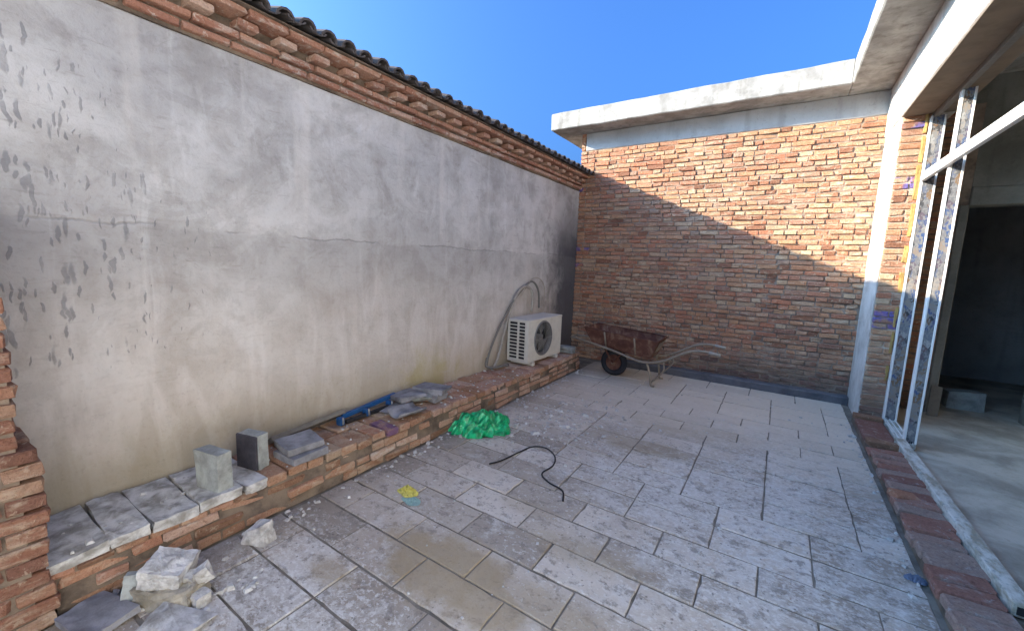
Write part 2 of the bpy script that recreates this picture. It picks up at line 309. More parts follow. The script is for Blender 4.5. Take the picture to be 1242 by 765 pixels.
def film():
    n = N('shaded_printed_film'); o = n.obj(); w = n.mapv(o, (9, 9, 5))
    v = n.new('ShaderNodeTexVoronoi'); n.put(v.inputs['Vector'], w); v.inputs['Scale'].default_value = 3.0
    r = n.xyz(v.outputs['Color'])[0]
    ink = n.noise(n.mapv(o, (70, 70, 40)), 1.0, 2, 0.5)
    tone = n.cr(r, [(0.0, (0.03, 0.03, 0.035)), (0.3, (0.16, 0.16, 0.165)), (0.55, (0.05, 0.09, 0.20)), (0.75, (0.16, 0.09, 0.04)), (1.0, (0.30, 0.30, 0.29))])
    c = n.mix(n.ramp(ink, 0.42, 0.50), (0.20, 0.20, 0.20), tone)  # base and print tones darkened to paint in the channel's shade
    return n.done(c, 0.35)
M_FILM = film()
def wornfilm():
    n = N('worn_white_film'); o = n.obj(); a = n.noise(n.mapv(o, (9, 3, 9)), 2.0, 5, 0.65); b = n.noise(o, 50, 3)
    c = n.mix(n.ramp(a, 0.4, 0.65), (0.60, 0.585, 0.54), (0.30, 0.27, 0.21)); c = n.mix(n.ramp(b, 0.55, 0.7, 0, 0.6), c, (0.16, 0.22, 0.22))
    return n.done(c, 0.6)
M_WFILM = wornfilm()
M_ALU = simple('white_aluminium', (0.72, 0.71, 0.69), 0.4, 0, 0.12)
def bagmat():
    n = N('green_woven_plastic'); o = n.obj(); a = n.noise(o, 18, 4)
    c = n.mix(n.ramp(a, 0.35, 0.65), (0.002, 0.20, 0.07), (0.010, 0.50, 0.20))
    n.b.inputs['Specular IOR Level'].default_value = 0.5
    return n.done(c, 0.32, n.noise(o, 60, 3), 0.15, 0.004)
M_BAG = bagmat()

# ------------------------------------------------------------------ geometry helpers
def mk(name, verts, faces, mat=None, parent=None, smooth=False):
    me = bpy.data.meshes.new(name); me.from_pydata([tuple(v) for v in verts], [], faces); me.update()
    if mat: me.materials.append(mat)
    if smooth: me.polygons.foreach_set('use_smooth', [True]*len(me.polygons))
    return put(name, me, parent)
def put(name, me, parent=None):
    o = bpy.data.objects.new(name, me); COL.objects.link(o)
    if parent: o.parent = parent
    return o
def empty(name, loc=(0, 0, 0), rz=0.0):
    o = bpy.data.objects.new(name, None); COL.objects.link(o); o.location = loc; o.rotation_euler = (0, 0, rz); o.empty_display_size = 0.1
    return o
def tag(o, label=None, cat=None, group=None, kind=None):
    if label: o['label'] = label
    if cat: o['category'] = cat
    if group: o['group'] = group
    if kind: o['kind'] = kind
    return o
def box_me(name, size, bevel=0.0, mat=None, seg=1):
    bm = bmesh.new(); bmesh.ops.create_cube(bm, size=1.0); bmesh.ops.scale(bm, vec=size, verts=bm.verts)
    if bevel: bmesh.ops.bevel(bm, geom=bm.edges[:], offset=bevel, segments=seg, affect='EDGES', profile=0.5)
    me = bpy.data.meshes.new(name); bm.to_mesh(me); bm.free()
    if mat: me.materials.append(mat)
    return me
def box(name, lo, hi, mat, parent=None, bevel=0.004, seg=1, base=None):
    """box given by world corners; the object's origin sits at its centre"""
    lo = Vector(lo); hi = Vector(hi); c = (lo+hi)/2
    o = put(name, box_me(name, hi-lo, bevel, mat, seg), parent)
    if parent is not None and base is None: c = parent.matrix_basis.inverted() @ c if parent.parent is None else c
    o.location = c
    return o
def rough_box(name, lo, hi, mat, parent=None, step=0.15, amp=0.006, seed=0, bevel=0.008):
    """cast concrete: subdivided, edges worn, faces uneven. Coordinates are world, object origin at the parent's."""
    lo = Vector(lo); hi = Vector(hi); size = hi-lo; c = (lo+hi)/2
    bm = bmesh.new(); bmesh.ops.create_cube(bm, size=1.0); bmesh.ops.scale(bm, vec=size, verts=bm.verts)
    bmesh.ops.bevel(bm, geom=bm.edges[:], offset=bevel, segments=1, affect='EDGES')
    for ax in range(3):
        k = int(size[ax]/step)
        for i in range(1, k):
            pl = Vector((0, 0, 0)); pl[ax] = -size[ax]/2+size[ax]*i/k; no = Vector((0, 0, 0)); no[ax] = 1
            bmesh.ops.bisect_plane(bm, geom=bm.verts[:]+bm.edges[:]+bm.faces[:], plane_co=pl, plane_no=no)
    for v in bm.verts:
        q = (v.co+c)*5+Vector((seed*3.7, seed, 0)); v.co += Vector((mnoise.noise(q), mnoise.noise(q+Vector((9, 0, 0))), mnoise.noise(q+Vector((0, 9, 0)))))*amp
    me = bpy.data.meshes.new(name); bm.to_mesh(me); bm.free(); me.materials.append(mat)
    o = put(name, me, parent); o.location = c - (parent.location if parent else Vector())
    return o
def spline(pts, n=8):
    P = [Vector(p) for p in pts]; P = [P[0]*2-P[1]]+P+[P[-1]*2-P[-2]]; out = []
    for i in range(1, len(P)-2):
        a, b, c, d = P[i-1:i+3]
        for k in range(n):
            t = k/n; out.append(0.5*((2*b)+(c-a)*t+(2*a-5*b+4*c-d)*t*t+(3*b-a-3*c+d)*t**3))
    out.append(P[-2]); return out
def tube_vf(pts, r, sides=8, off=0, cap=True):
    V, F = [], []; n = len(pts); last = None
    for i, p in enumerate(pts):
        t = (pts[min(i+1, n-1)]-pts[max(i-1, 0)]).normalized()
        ref = last if last is not None else (Vector((0, 0, 1)) if abs(t.z) < 0.9 else Vector((1, 0, 0)))
        u = (ref-t*ref.dot(t)).normalized(); w = t.cross(u); last = u
        rr = r[i] if isinstance(r, (list, tuple)) else r
        for k in range(sides):
            a = 2*math.pi*k/sides; V.append(p+u*rr*math.cos(a)+w*rr*math.sin(a))
    for i in range(n-1):
        for k in range(sides):
            a = off+i*sides+k; b = off+i*sides+(k+1) % sides; F.append((a, b, b+sides, a+sides))
    if cap:
        F.append(tuple(off+k for k in reversed(range(sides)))); F.append(tuple(off+(n-1)*sides+k for k in range(sides)))
    return V, F
def tube(name, pts, r, mat, parent=None, sides=8, n=8, straight=False):
    P = [Vector(p) for p in pts] if straight else spline(pts, n)
    V, F = tube_vf(P, r, sides); return mk(name, V, F, mat, parent, True)
def chunk(name, pts, mat, loc=(0, 0, 0), rot=(0, 0, 0), seed=0, amp=0.006, cuts=2, parent=None):
    """broken lump: hull of corner points, subdivided and roughened"""
    bm = bmesh.new()
    for p in pts: bm.verts.new(p)
    r_ = bmesh.ops.convex_hull(bm, input=bm.verts)
    bmesh.ops.delete(bm, geom=[g for g in r_['geom_interior'] if isinstance(g, bmesh.types.BMVert)], context='VERTS')
    bmesh.ops.subdivide_edges(bm, edges=bm.edges[:], cuts=cuts, use_grid_fill=True)
    bmesh.ops.triangulate(bm, faces=bm.faces[:])
    for v in bm.verts:
        q = v.co*28+Vector((seed*5.1, 0, seed)); v.co += Vector((mnoise.noise(q), mnoise.noise(q+Vector((7, 0, 0))), mnoise.noise(q+Vector((0, 7, 0)))))*amp
        v.co += Vector((mnoise.noise(q*3.1), mnoise.noise(q*3.1+Vector((7, 0, 0))), mnoise.noise(q*3.1+Vector((0, 7, 0)))))*amp*0.45
    me = bpy.data.meshes.new(name); bm.to_mesh(me); bm.free(); me.materials.append(mat)
    o = put(name, me, parent); o.location = loc; o.rotation_euler = rot
    return o
def boxpts(sx, sy, sz, jit, rnd):
    return [(x*sx/2+rnd.uniform(-jit, jit), y*sy/2+rnd.uniform(-jit, jit), z*sz/2+rnd.uniform(-jit, jit)) for x in (-1, 1) for y in (-1, 1) for z in (-1, 1)]

# brick variants: shared meshes 1 x 1 x 1 in proportion to size, chipped corners, one colour value each
BRICKS = {}
def brick_variant(key, size, mat, count=24, bevel=0.006, jit=0.0035, seed=1):
    rr = random.Random(seed); out = []
    for k in range(count):
        me = box_me('brick', size, bevel, mat)
        v = rr.random()
        for vt in me.vertices:
            vt.co += Vector((rr.uniform(-jit, jit), rr.uniform(-jit, jit), rr.uniform(-jit, jit)))
        # one broken corner now and then
        if rr.random() < 0.4:
            cx = Vector([s*rr.choice((-0.5, 0.5)) for s in size]); cr_ = rr.uniform(0.02, 0.04)
            for vt in me.vertices:
                if (vt.co-cx).length < cr_: vt.co += (-cx).normalized()*rr.uniform(0.006, 0.018)
        at = me.attributes.new('rnd', 'FLOAT', 'POINT')
        at.data.foreach_set('value', [v]*len(me.vertices)); out.append((me, v))
    BRICKS[key] = out
    return out
def proj_area(c, u, v):
    """approximate picture area of a small rectangle centred at c with half sides u, v (for choosing which bricks to keep single)"""
    def pr(P):
        d = P-Vector((0, 0, CAM_H)); z = d.dot(FWD)
        if z < 0.1: return None
        return (d.dot(RGT)/z*497+621, 382.5-d.dot(UPV)/z*497)
    a, b, e = pr(c), pr(c+u), pr(c+v)
    if None in (a, b, e) or not (-20 < a[0] < 1262 and -20 < a[1] < 785): return 0.0
    return abs((b[0]-a[0])*(e[1]-a[1])-(b[1]-a[1])*(e[0]-a[0]))
def bake_bricks(name, items, mat, parent):
    """many bricks as one mesh: real geometry, one part"""
    V, F, A = [], [], []
    for me, v, M in items:
        o = len(V); V += [M @ x.co for x in me.vertices]; F += [tuple(i+o for i in p.vertices) for p in me.polygons]; A += [v]*len(me.vertices)
    ob = mk(name, V, F, mat, parent)
    at = ob.data.attributes.new('rnd', 'FLOAT', 'POINT'); at.data.foreach_set('value', A)
    ob['kind'] = 'stuff'
    return ob
def place(me, M, parent, name='brick'):
    o = put(name, me, parent); o.matrix_basis = M; return o
def TRS(loc, rot=(0, 0, 0), sc=(1, 1, 1)):
    return Matrix.LocRotScale(Vector(loc), Euler(rot), Vector(sc))

# =================================================================== the setting
g = mk('ground', [(-300, -300, -0.06), (300, -300, -0.06), (300, 300, -0.06), (-300, 300, -0.06)], [(0, 1, 2, 3)], M_GROUND); tag(g, kind='structure')

X_WALL, X_LEDGE, X_SILL, Y_FAR = -2.95, -2.45, 0.80, 6.5
fy = rough_box('bounce_yard', (-9.0, -9.0, -0.1), (X_SILL+0.3, -0.501, -0.004), concrete_mat('bounce_yard_concrete', (0.62, 0.60, 0.57), (0.50, 0.48, 0.45)), step=0.6, amp=0.004); tag(fy, kind='structure')  # unseen pale slab, added to bounce sun into the shaded courtyard
# courtyard floor: bed of dirt-filled joints with single tiles on it
fl = box('courtyard_floor', (X_WALL-0.2, -0.5, -0.12), (X_SILL+0.3, Y_FAR+0.2, -0.0075), M_JOINT, bevel=0); tag(fl, kind='structure')
rt = random.Random(5)
TW, TD = 0.50, 0.25
tile_me = {}
def tile_mesh(w, d):
    key = (round(w, 2), round(d, 2))
    if key not in tile_me:
        tile_me[key] = []
        for q in range(5):
            hx, hy = key[0]/2-0.004, key[1]/2-0.006; per = []
            nx = max(2, int(key[0]/0.06)); ny_ = max(2, int(key[1]/0.06))
            per += [(-hx+2*hx*i/nx, -hy) for i in range(nx)]+[(hx, -hy+2*hy*i/ny_) for i in range(ny_)]
            per += [(hx-2*hx*i/nx, hy) for i in range(nx)]+[(-hx, hy-2*hy*i/ny_) for i in range(ny_)]
            V, F = [], []; n = len(per); cor = (0, nx, nx+ny_, 2*nx+ny_)
            chip = [rt.uniform(0, 0.0022)+(rt.uniform(0.003, 0.008) if rt.random() < 0.06 else 0) for _ in per]
            for i in cor: chip[i] = rt.uniform(0, 0.001)
            for z, ins in ((0.02, 0.003), (0.0165, 0.0), (-0.02, 0.0)):
                for (px, py), c in zip(per, chip):
                    L = math.hypot(px, py); k = 1-(c+ins)/max(0.05, min(abs(px) if abs(px) > hx*0.98 else 9, abs(py) if abs(py) > hy*0.98 else 9))
                    V.append((px*k if abs(px) > hx*0.98 else px, py*k if abs(py) > hy*0.98 else py, z))
            F.append(tuple(range(n)))
            for r_ in (0, 1):
                for i in range(n): F.append((r_*n+i, (r_+1)*n+i, (r_+1)*n+(i+1) % n, r_*n+(i+1) % n))
            me = bpy.data.meshes.new('floor_tile'); me.from_pydata(V, [], F); me.materials.append(M_TILE); tile_me[key].append(me)
    return rt.choice(tile_me[key])
row = 0; y = 0.98-TD*6
while y < 6.36:
    d = min(TD, 6.40-y)
    off = rt.choice((0, 0, 0.25, 0.25)) if row > 8 else (0 if row in (4, 5, 6) else 0.25*(row % 2))
    x = -2.19+off-0.75+ (0.25 if off == 0 else 0.0)
    x = -2.69+off if off == 0 else -2.44
    while x < X_SILL-0.02:
        w = TW
        x0, x1 = max(x, X_LEDGE+0.0), min(x+w, X_SILL-0.012)
        if x1-x0 > 0.04:
            o = put('floor_tile', tile_mesh(x1-x0, d), fl)
            o.location = Vector(((x0+x1)/2+rt.uniform(-.002, .002), y+d/2+rt.uniform(-.002, .002), -0.02+rt.uniform(-.003, .003)))-fl.location
            o.rotation_euler = (rt.uniform(-.006, .006), rt.uniform(-.004, .004), rt.uniform(-.006, .006))
        x += w
    y += TD; row += 1

pf = rough_box('porch_floor', (1.03, -3.0, -0.1), (5.2, 9.2, 0.045), M_PORCHF, step=0.25, amp=0.008); tag(pf, kind='structure')

# =================================================================== neighbour's house on the left
nh = empty('neighbour_house', (X_WALL, 2.0, 0))
tag(nh, 'neighbouring house with grey stained plaster wall, brick dentil cornice and dark roof tiles', 'house')
NB = Vector((X_WALL, 2.0, 0))
Z0 = 2.80; YW0 = -1.2  # wall's unseen near end cut short so sun reaches the yard
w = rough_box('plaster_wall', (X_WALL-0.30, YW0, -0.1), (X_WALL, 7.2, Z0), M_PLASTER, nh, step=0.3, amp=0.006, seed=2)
rc = random.Random(11)
box('cornice_core', (X_WALL-0.30, YW0, Z0+0.001), (X_WALL+0.005, 7.2, Z0+0.24), M_DMORT, nh, bevel=0)
vs = brick_variant('corn', (0.20, 0.235, 0.036), M_CORNB, 18, 0.004, 0.003, 21)
vd = brick_variant('dent', (0.20, 0.115, 0.040), M_LEDGER, 14, 0.004, 0.003, 22)
zc = Z0+0.012
for z, proj, kind in ((zc+0.026, 0.045, 's'), (zc+0.084, 0.062, 's'), (zc+0.138, 0.118, 'd'), (zc+0.191, 0.165, 's')):
    yy = YW0+rc.uniform(0, 0.1); pit = 0.243 if kind == 's' else 0.24
    while yy < 6.6:
        me, v = rc.choice(vs if kind == 's' else vd)
        place(me, TRS(Vector((X_WALL-0.10+proj+rc.uniform(-.004, .004), yy+pit/2, z+rc.uniform(-.002, .002)))-NB, (rc.uniform(-.01, .01), rc.uniform(-.01, .01), rc.uniform(-.015, .015))), nh)
        yy += pit
# roof: eave tiles one by one, the field behind them as one corrugated sheet
SL = R(17)
def barrel(L=0.30, r=0.062, t=0.014, n=7):
    V, F = [], []
    for x in (0, L):
        for rr in (r*(1.0 if x == 0 else 0.9), (r-t)*(1.0 if x == 0 else 0.9)):
            for k in range(n):
                a = math.pi*k/(n-1); V.append((x, rr*math.cos(a), rr*math.sin(a)))
    for k in range(n-1):
        F += [(k, k+1, 2*n+k+1, 2*n+k), (n+k+1, n+k, 3*n+k, 3*n+k+1), (k+1, k, n+k, n+k+1), (2*n+k, 2*n+k+1, 3*n+k+1, 3*n+k)]
    F += [(0, 2*n, 3*n, n), (n-1, 2*n-1, 4*n-1, 3*n-1)]
    return V, F
V, F = barrel(); bme = bpy.data.meshes.new('roof_tile'); bme.from_pydata(V, [], F); bme.materials.append(M_RTILE)
V2 = [(x, y_, -z*0.45+0.004) for x, y_, z in V]; pme = bpy.data.meshes.new('pan_tile'); pme.from_pydata(V2, [], [f[::-1] for f in F]); pme.materials.append(M_RTILE)
ze = zc+0.218; xe = X_WALL+0.235
yy = YW0
while yy < 6.62:
    for nm, me, dy, dz in (('roof_tile', bme, 0, 0.004), ('pan_tile', pme, 0.075, 0.026)):
        o = put(nm, me, nh); o.matrix_basis = Matrix.Translation(Vector((xe+rc.uniform(-.012, .012), yy+dy+rc.uniform(-.006, .006), ze+dz+rc.uniform(-.004, .004)))-NB) @ Euler((rc.uniform(-.06, .06), 0, 0)).to_matrix().to_4x4() @ Matrix.Rotation(math.pi, 4, 'Z') @ Matrix.Rotation(-SL+rc.uniform(-.03, .03), 4, 'Y')
    yy += 0.15
box('eave_board', (X_WALL-0.3, YW0, zc+0.2125), (xe-0.045, 6.62, ze-0.001), M_DMORT, nh, bevel=0)
V, F = [], []; ny = 400
for j, xx in enumerate((0.24, 2.6)):
    for i in range(ny):
        yq = YW0+i*(6.62-YW0)/(ny-1); V.append((xe-xx*math.cos(SL)-NB.x, yq-NB.y, ze+xx*math.sin(SL)+0.012+0.035*math.cos(2*math.pi*(yq-YW0)/0.15)))
F = [(i, i+1, ny+i+1, ny+i) for i in range(ny-1)]
F = [f[::-1] for f in F]
mk('roof_field', V, F, M_RTILE, nh)
gz = ze+2.6*math.sin(SL)
for yg in (7.2, YW0): mk('gable', [(X_WALL-0.3-NB.x, yg-NB.y, 0), (X_WALL-2.4-NB.x, yg-NB.y, 0), (X_WALL-2.4-NB.x, yg-NB.y, gz-0.06), (X_WALL-0.3-NB.x, yg-NB.y, Z0+0.2)], [(0, 1, 2, 3)], M_PLASTER, nh)
mk('rear_slope', [(xe-2.6*math.cos(SL)-NB.x, YW0-NB.y, gz+.0), (xe-2.6*math.cos(SL)-NB.x, 6.62-NB.y, gz), (xe-5.0*math.cos(SL)-NB.x, 6.62-NB.y, Z0+.3), (xe-5.0*math.cos(SL)-NB.x, YW0-NB.y, Z0+.3)], [(0, 1, 2, 3)], M_RTILE, nh)

# =================================================================== the new brick house: rear wing and right side
bh = empty('brick_house', (0.86, 6.5, 0)); BB = Vector((0.86, 6.5, 0))
tag(bh, 'unfinished red brick house with flat concrete roof slab and open porch', 'house')
XL, XP = -2.95, 0.86            # wing's left corner, face of the pier
ZB0, ZB1 = 3.43, 3.70           # ring beam
wall = box('rear_wall', (XL+0.008, Y_FAR, 0.0), (1.625, Y_FAR+0.24, ZB0), M_JMORT, bh, bevel=0)
WLOC = wall.location+BB
rough_box('ring_beam', (XL+0.075, Y_FAR-0.012, ZB0+0.002), (XP, Y_FAR+0.24, ZB1), M_BEAM, bh, step=0.25, amp=0.006, seed=4)
# roof slab, L-shaped: the wing's eave in front and to the left, the right side's eave towards the courtyard
YE, XE = 6.10, 0.455
rough_box('roof_slab', (XL-0.38, YE, ZB1+0.002), (XE-0.0005, 9.4, 3.96), M_SLAB, bh, step=0.2, amp=0.009, seed=6, bevel=0.012)
rough_box('roof_slab', (XE, -8.0, ZB1+0.001), (5.4, 9.4, 3.965), M_SLAB, bh, step=0.3, amp=0.009, seed=7, bevel=0.012)
rough_box('beam', (0.84, -8.0, 3.17), (1.25, 5.70, ZB1), M_WHITE, bh, step=0.3, amp=0.005, seed=8)
rough_box('beam', (0.842, 5.7005, 3.171), (1.25, 6.498, ZB1), M_WHITE, bh, step=0.3, amp=0.004, seed=9)
box('beam_soffit', (0.848, -3.0, 3.158), (1.245, 5.69, 3.166), M_BROWNW, bh, bevel=0)
# pier: mortar core, plastered west face, brick face to the camera
pier = box('pier', (XP+0.006, 5.712, 0.0), (1.10, 6.497, 3.168), M_MORTAR, bh, bevel=0)
rough_box('pier_plaster', (XP-0.008, 5.718, 0.0), (XP+0.005, 6.497, 3.168), M_WHITE, bh, step=0.12, amp=0.003, seed=12, bevel=0.003)
# porch interior
rough_box('lintel', (1.63, 6.49, 2.38), (2.75, 6.74, 2.57), M_INNER, bh, step=0.2, amp=0.004, seed=3)
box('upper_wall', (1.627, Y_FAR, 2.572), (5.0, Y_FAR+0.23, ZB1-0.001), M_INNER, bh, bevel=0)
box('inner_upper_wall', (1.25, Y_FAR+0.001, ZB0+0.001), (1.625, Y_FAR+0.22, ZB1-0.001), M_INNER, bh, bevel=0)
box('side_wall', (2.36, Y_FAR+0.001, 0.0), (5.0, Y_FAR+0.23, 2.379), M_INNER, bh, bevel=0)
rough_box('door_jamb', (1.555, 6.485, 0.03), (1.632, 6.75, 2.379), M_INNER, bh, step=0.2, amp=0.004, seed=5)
box('porch_back_wall', (5.0, -3.0, 0.0), (5.2, 9.2, ZB1-0.002), M_WHITE, bh, bevel=0)  # unseen wall, kept pale to bounce sun into the porch
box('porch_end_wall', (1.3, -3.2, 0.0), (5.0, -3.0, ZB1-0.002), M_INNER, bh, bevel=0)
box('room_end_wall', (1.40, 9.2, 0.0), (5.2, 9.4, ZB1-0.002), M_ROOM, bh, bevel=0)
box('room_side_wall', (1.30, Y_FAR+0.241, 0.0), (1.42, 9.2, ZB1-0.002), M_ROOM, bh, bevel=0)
box('unseen_front_wall', (0.87, -8.0, 0.0), (1.10, 1.3, 3.168), concrete_mat('bounce_facade_plaster', (0.78, 0.76, 0.73), (0.66, 0.64, 0.60), 2.0, 0.1), bh, bevel=0)  # unseen stretch, made pale to throw warm sun back on the courtyard
kerb = rough_box('kerb', (-2.0, 6.34, -0.02), (XP+0.0, 6.499, 0.10), M_KERB, bh, step=0.1, amp=0.01, seed=13, bevel=0.015)
0 and rough_box('floor_skirting', (0.70, 5.9, -0.02), (XP, 6.345, 0.02), M_KERB, bh, step=0.06, amp=0.01, seed=14)

# ---- bricks of the rear wall and the pier
rb = random.Random(77)
vS = brick_variant('wallS', (0.236, 0.10, 0.054), M_WALLB, 26, 0.006, 0.004, 31)
vH = brick_variant('wallH', (0.112, 0.10, 0.054), M_WALLB, 18, 0.006, 0.004, 32)
CP = 3.43/53
items = []                       # (area, mesh, value, world matrix, special)
def course_bricks(x0, x1, yface, z, axis='x'):
    x = x0
    if rb.random() < 0.6: seq = ['H']
    else: seq = []
    while x < x1-0.03:
        k = seq.pop() if seq else ('S' if rb.random() < 0.45 else 'H')
        L = 0.236 if k == 'S' else 0.112
        if rb.random() < 0.45: L *= rb.uniform(0.62, 1.0) if k == 'S' else rb.uniform(0.85, 1.35)
        L2 = min(L, x1-x)
        me, v = rb.choice(vS if k == 'S' else vH)
        base = 0.236 if k == 'S' else 0.112
        c = Vector((x+L2/2, yface+0.05-rb.uniform(0.006, 0.026), z))
        M = TRS(c, (rb.uniform(-.05, .05), rb.uniform(-.03, .03), rb.uniform(-.05, .05)), (L2/base, 1, rb.uniform(0.82, 1.06)))
        items.append([proj_area(c, Vector((L2/2, 0, 0)), Vector((0, 0, 0.027))), me, v, M, c])
        x += L2+rb.uniform(0.008, 0.016)
for i in range(53):
    course_bricks(XL, XP-0.002, Y_FAR, (i+0.5)*CP+rb.uniform(-.003, .003))
nfar = len(items)
pit_ = []
for i in range(49):              # pier face towards the camera
    z = (i+0.5)*3.168/49
    k = rb.random() < 0.5
    for (a, b) in (((XP+0.004, XP+0.118), (XP+0.128, 1.098)) if k else ((XP+0.004, 1.098),)):
        me, v = rb.choice(vS if b-a > 0.15 else vH); base = 0.236 if b-a > 0.15 else 0.112
        c = Vector(((a+b)/2, 5.70+0.052-rb.uniform(0.0, 0.008), z))
        pit_.append((me, v, TRS(c, (rb.uniform(-.012, .012), rb.uniform(-.012, .012), rb.uniform(-.01, .01)), ((b-a)/base, 1, 1)), c))
def relM(M, org): return Matrix.Translation(-org) @ M
blue_me = {}
def blue_copy(me):
    if me.name not in blue_me:
        q = me.copy(); q.materials[0] = M_BLUEB; blue_me[me.name] = q
    return blue_me[me.name]
for me, v, M, c in pit_:
    bl = any(abs(c.z-zz) < 0.05 for zz in (1.18, 1.06, 2.52, 3.06))
    place(blue_copy(me) if bl else me, relM(M, pier.location+BB), pier)
items.sort(key=lambda t: -t[0])
rest = []
single = 0
for a, me, v, M, c in items:
    bl = c.x < -2.80 and any(abs(c.z-zz) < 0.06 for zz in (2.99, 2.82, 1.90, 1.56))
    if bl or single < 185:
        place(blue_copy(me) if bl else me, relM(M, WLOC), wall); single += 1
    else: rest.append((me, v, relM(M, WLOC)))
for i in range(53):              # darker run behind the door frame, inside the porch
    z = (i+0.5)*CP
    for (a, b) in (((1.105, 1.335), (1.345, 1.552)) if i % 2 else ((1.105, 1.215), (1.225, 1.455), (1.465, 1.552))):
        me, v = rb.choice(vS); c = Vector(((a+b)/2, Y_FAR+0.05-rb.uniform(0, 0.008), z))
        rest.append((me, v, relM(TRS(c, (rb.uniform(-.012, .012), rb.uniform(-.012, .012), 0), ((b-a)/0.236, 1, 1)), WLOC)))
for i in range(53):              # the wing's left flank
    z = (i+0.5)*CP
    for j in range(6):
        me, v = rb.choice(vS); c = Vector((XL+0.055, Y_FAR+0.25+j*0.25, z))
        rest.append((me, v, relM(TRS(c, (0, 0, R(90)+rb.uniform(-.01, .01))), WLOC)))
for i in range(5):               # bricks beside the ring beam's end
    me, v = rb.choice(vH); c = Vector((XL+0.03, Y_FAR+0.05, ZB0+0.03+i*0.054))
    rest.append((me, v, relM(TRS(c, (0, 0, 0), (0.6, 1, 0.95)), WLOC)))
bake_bricks('brickwork', rest, M_WALLB, wall)
box('side_core', (XL+0.012, Y_FAR+0.241, 0.0), (XL+0.24, 9.2, ZB1-0.001), M_MORTAR, bh, bevel=0)

# ---- threshold of bricks on edge under the door frame
th = box('threshold', (X_SILL+0.012, -3.0, 0.0), (1.13, 5.698, 0.062), M_DMORT, bh, bevel=0)
THL = th.location+BB
vT = brick_variant('sill', (0.235, 0.108, 0.052), M_SILLB, 16, 0.007, 0.004, 41)
rs = random.Random(9)
yy = 1.6
while yy < 4.62:
    me, v = rs.choice(vT)
    place(me, relM(TRS((X_SILL+0.122+rs.uniform(-.018, .012), yy+0.055, 0.078+rs.uniform(-.006, .006)), (rs.uniform(-.07, .04), rs.uniform(-.05, .05), R(4)+rs.uniform(-.04, .04))), THL), th)
    yy += 0.112+rs.uniform(0.002, 0.009)
vT2 = brick_variant('sillpale', (0.235, 0.108, 0.052), M_LEDGEB, 4, 0.007, 0.004, 43)
for yq in (4.78, 5.58):
    place(vT2[0][0], relM(TRS((X_SILL+0.125, yq, 0.095), (0, 0, R(3))), THL), th)
place(box_me('slab', (0.23, 0.60, 0.05), 0.01, M_SILLB), relM(TRS((X_SILL+0.125, 5.19, 0.07)), THL), th, 'slab')
place(vT2[1][0], relM(TRS((X_SILL+0.07, 3.72, 0.092), (0.1, 0.15, R(25)), (0.7, 0.9, 0.8)), THL), th)

# ---- door frame wrapped in printed film
df = empty('sliding_door_frame', (1.11, 5.0, 0.05)); DF = Vector((1.11, 5.0, 0.05))
tag(df, 'white aluminium sliding door frame in printed protective film at the porch opening', 'door frame')
def fbox(nm, lo, hi, mat, bev=0.003, rot=None):
    o = box(nm, lo, hi, mat, None, bev); o.parent = df; o.location = o.location-DF
    return o
def channel(nm, x0, x1, y0, y1, z0, z1, mface, medge):
    o = fbox(nm, (x0+0.006, y0+0.004, z0), (x1-0.006, y1-0.004, z1), mface)
    for xa, xb in ((x0, x0+0.016), (x1-0.016, x1)):
        e = box_me('edge', (xb-xa, y1-y0, z1-z0), 0.002, medge); q = put('edge', e, o); q.location = Vector(((xa+xb)/2, (y0+y1)/2, (z0+z1)/2))-o.location-DF
    return o
channel('mullion', 1.085, 1.175, 4.945, 5.005, 0.10, 3.13, M_FILM, M_ALU)
channel('jamb', 1.055, 1.165, 5.645, 5.70, 0.07, 3.13, M_FILM, M_ALU)
rf = random.Random(4); zf = 0.5
while zf < 3.0:
    hf = rf.uniform(0.10, 0.34)
    o = chunk('foam_strip', boxpts(rf.uniform(.016, .03), 0.03, hf, 0.004, rf), M_BRONZE, Vector((1.036, 5.69, zf+hf/2))-DF, (0, rf.uniform(-.02, .02), 0), int(zf*10), 0.008, 3, df)
    zf += hf+rf.uniform(0.02, 0.2)
tr = fbox('transom', (1.048, 1.35, 2.52), (1.084, 5.644, 2.60), M_ALU)
fbox('head_channel', (1.07, 1.35, 3.115), (1.115, 5.70, 3.157), M_LAGD)
bt = fbox('bottom_track', (1.055, 4.93, 0.055), (1.17, 5.70, 0.10), M_WFILM)
for xx in (1.075, 1.11, 1.15): 
    e = put('rail', box_me('rail', (0.006, 0.76, 0.012), 0.001, M_ALU), bt); e.location = (xx-1.1125, 0, 0.0285)
fbox('foot_bracket', (1.09, 4.94, 0.045), (1.17, 5.01, 0.099), M_RUST)

tb = box('square_tube', (1.03, 2.70, 0.052+0.02), (1.105, 4.92, 0.142), M_WFILM, None, 0.004)
tb.rotation_euler = (0.0, 0, R(0.6)); tag(tb, 'long white square tube in worn film lying along the brick threshold', 'tube')
op = box('tube_end', (1.045, 2.694, 0.088), (1.09, 2.698, 0.126), M_BLACK, None, 0); op.parent = tb; op.location = op.location-tb.location

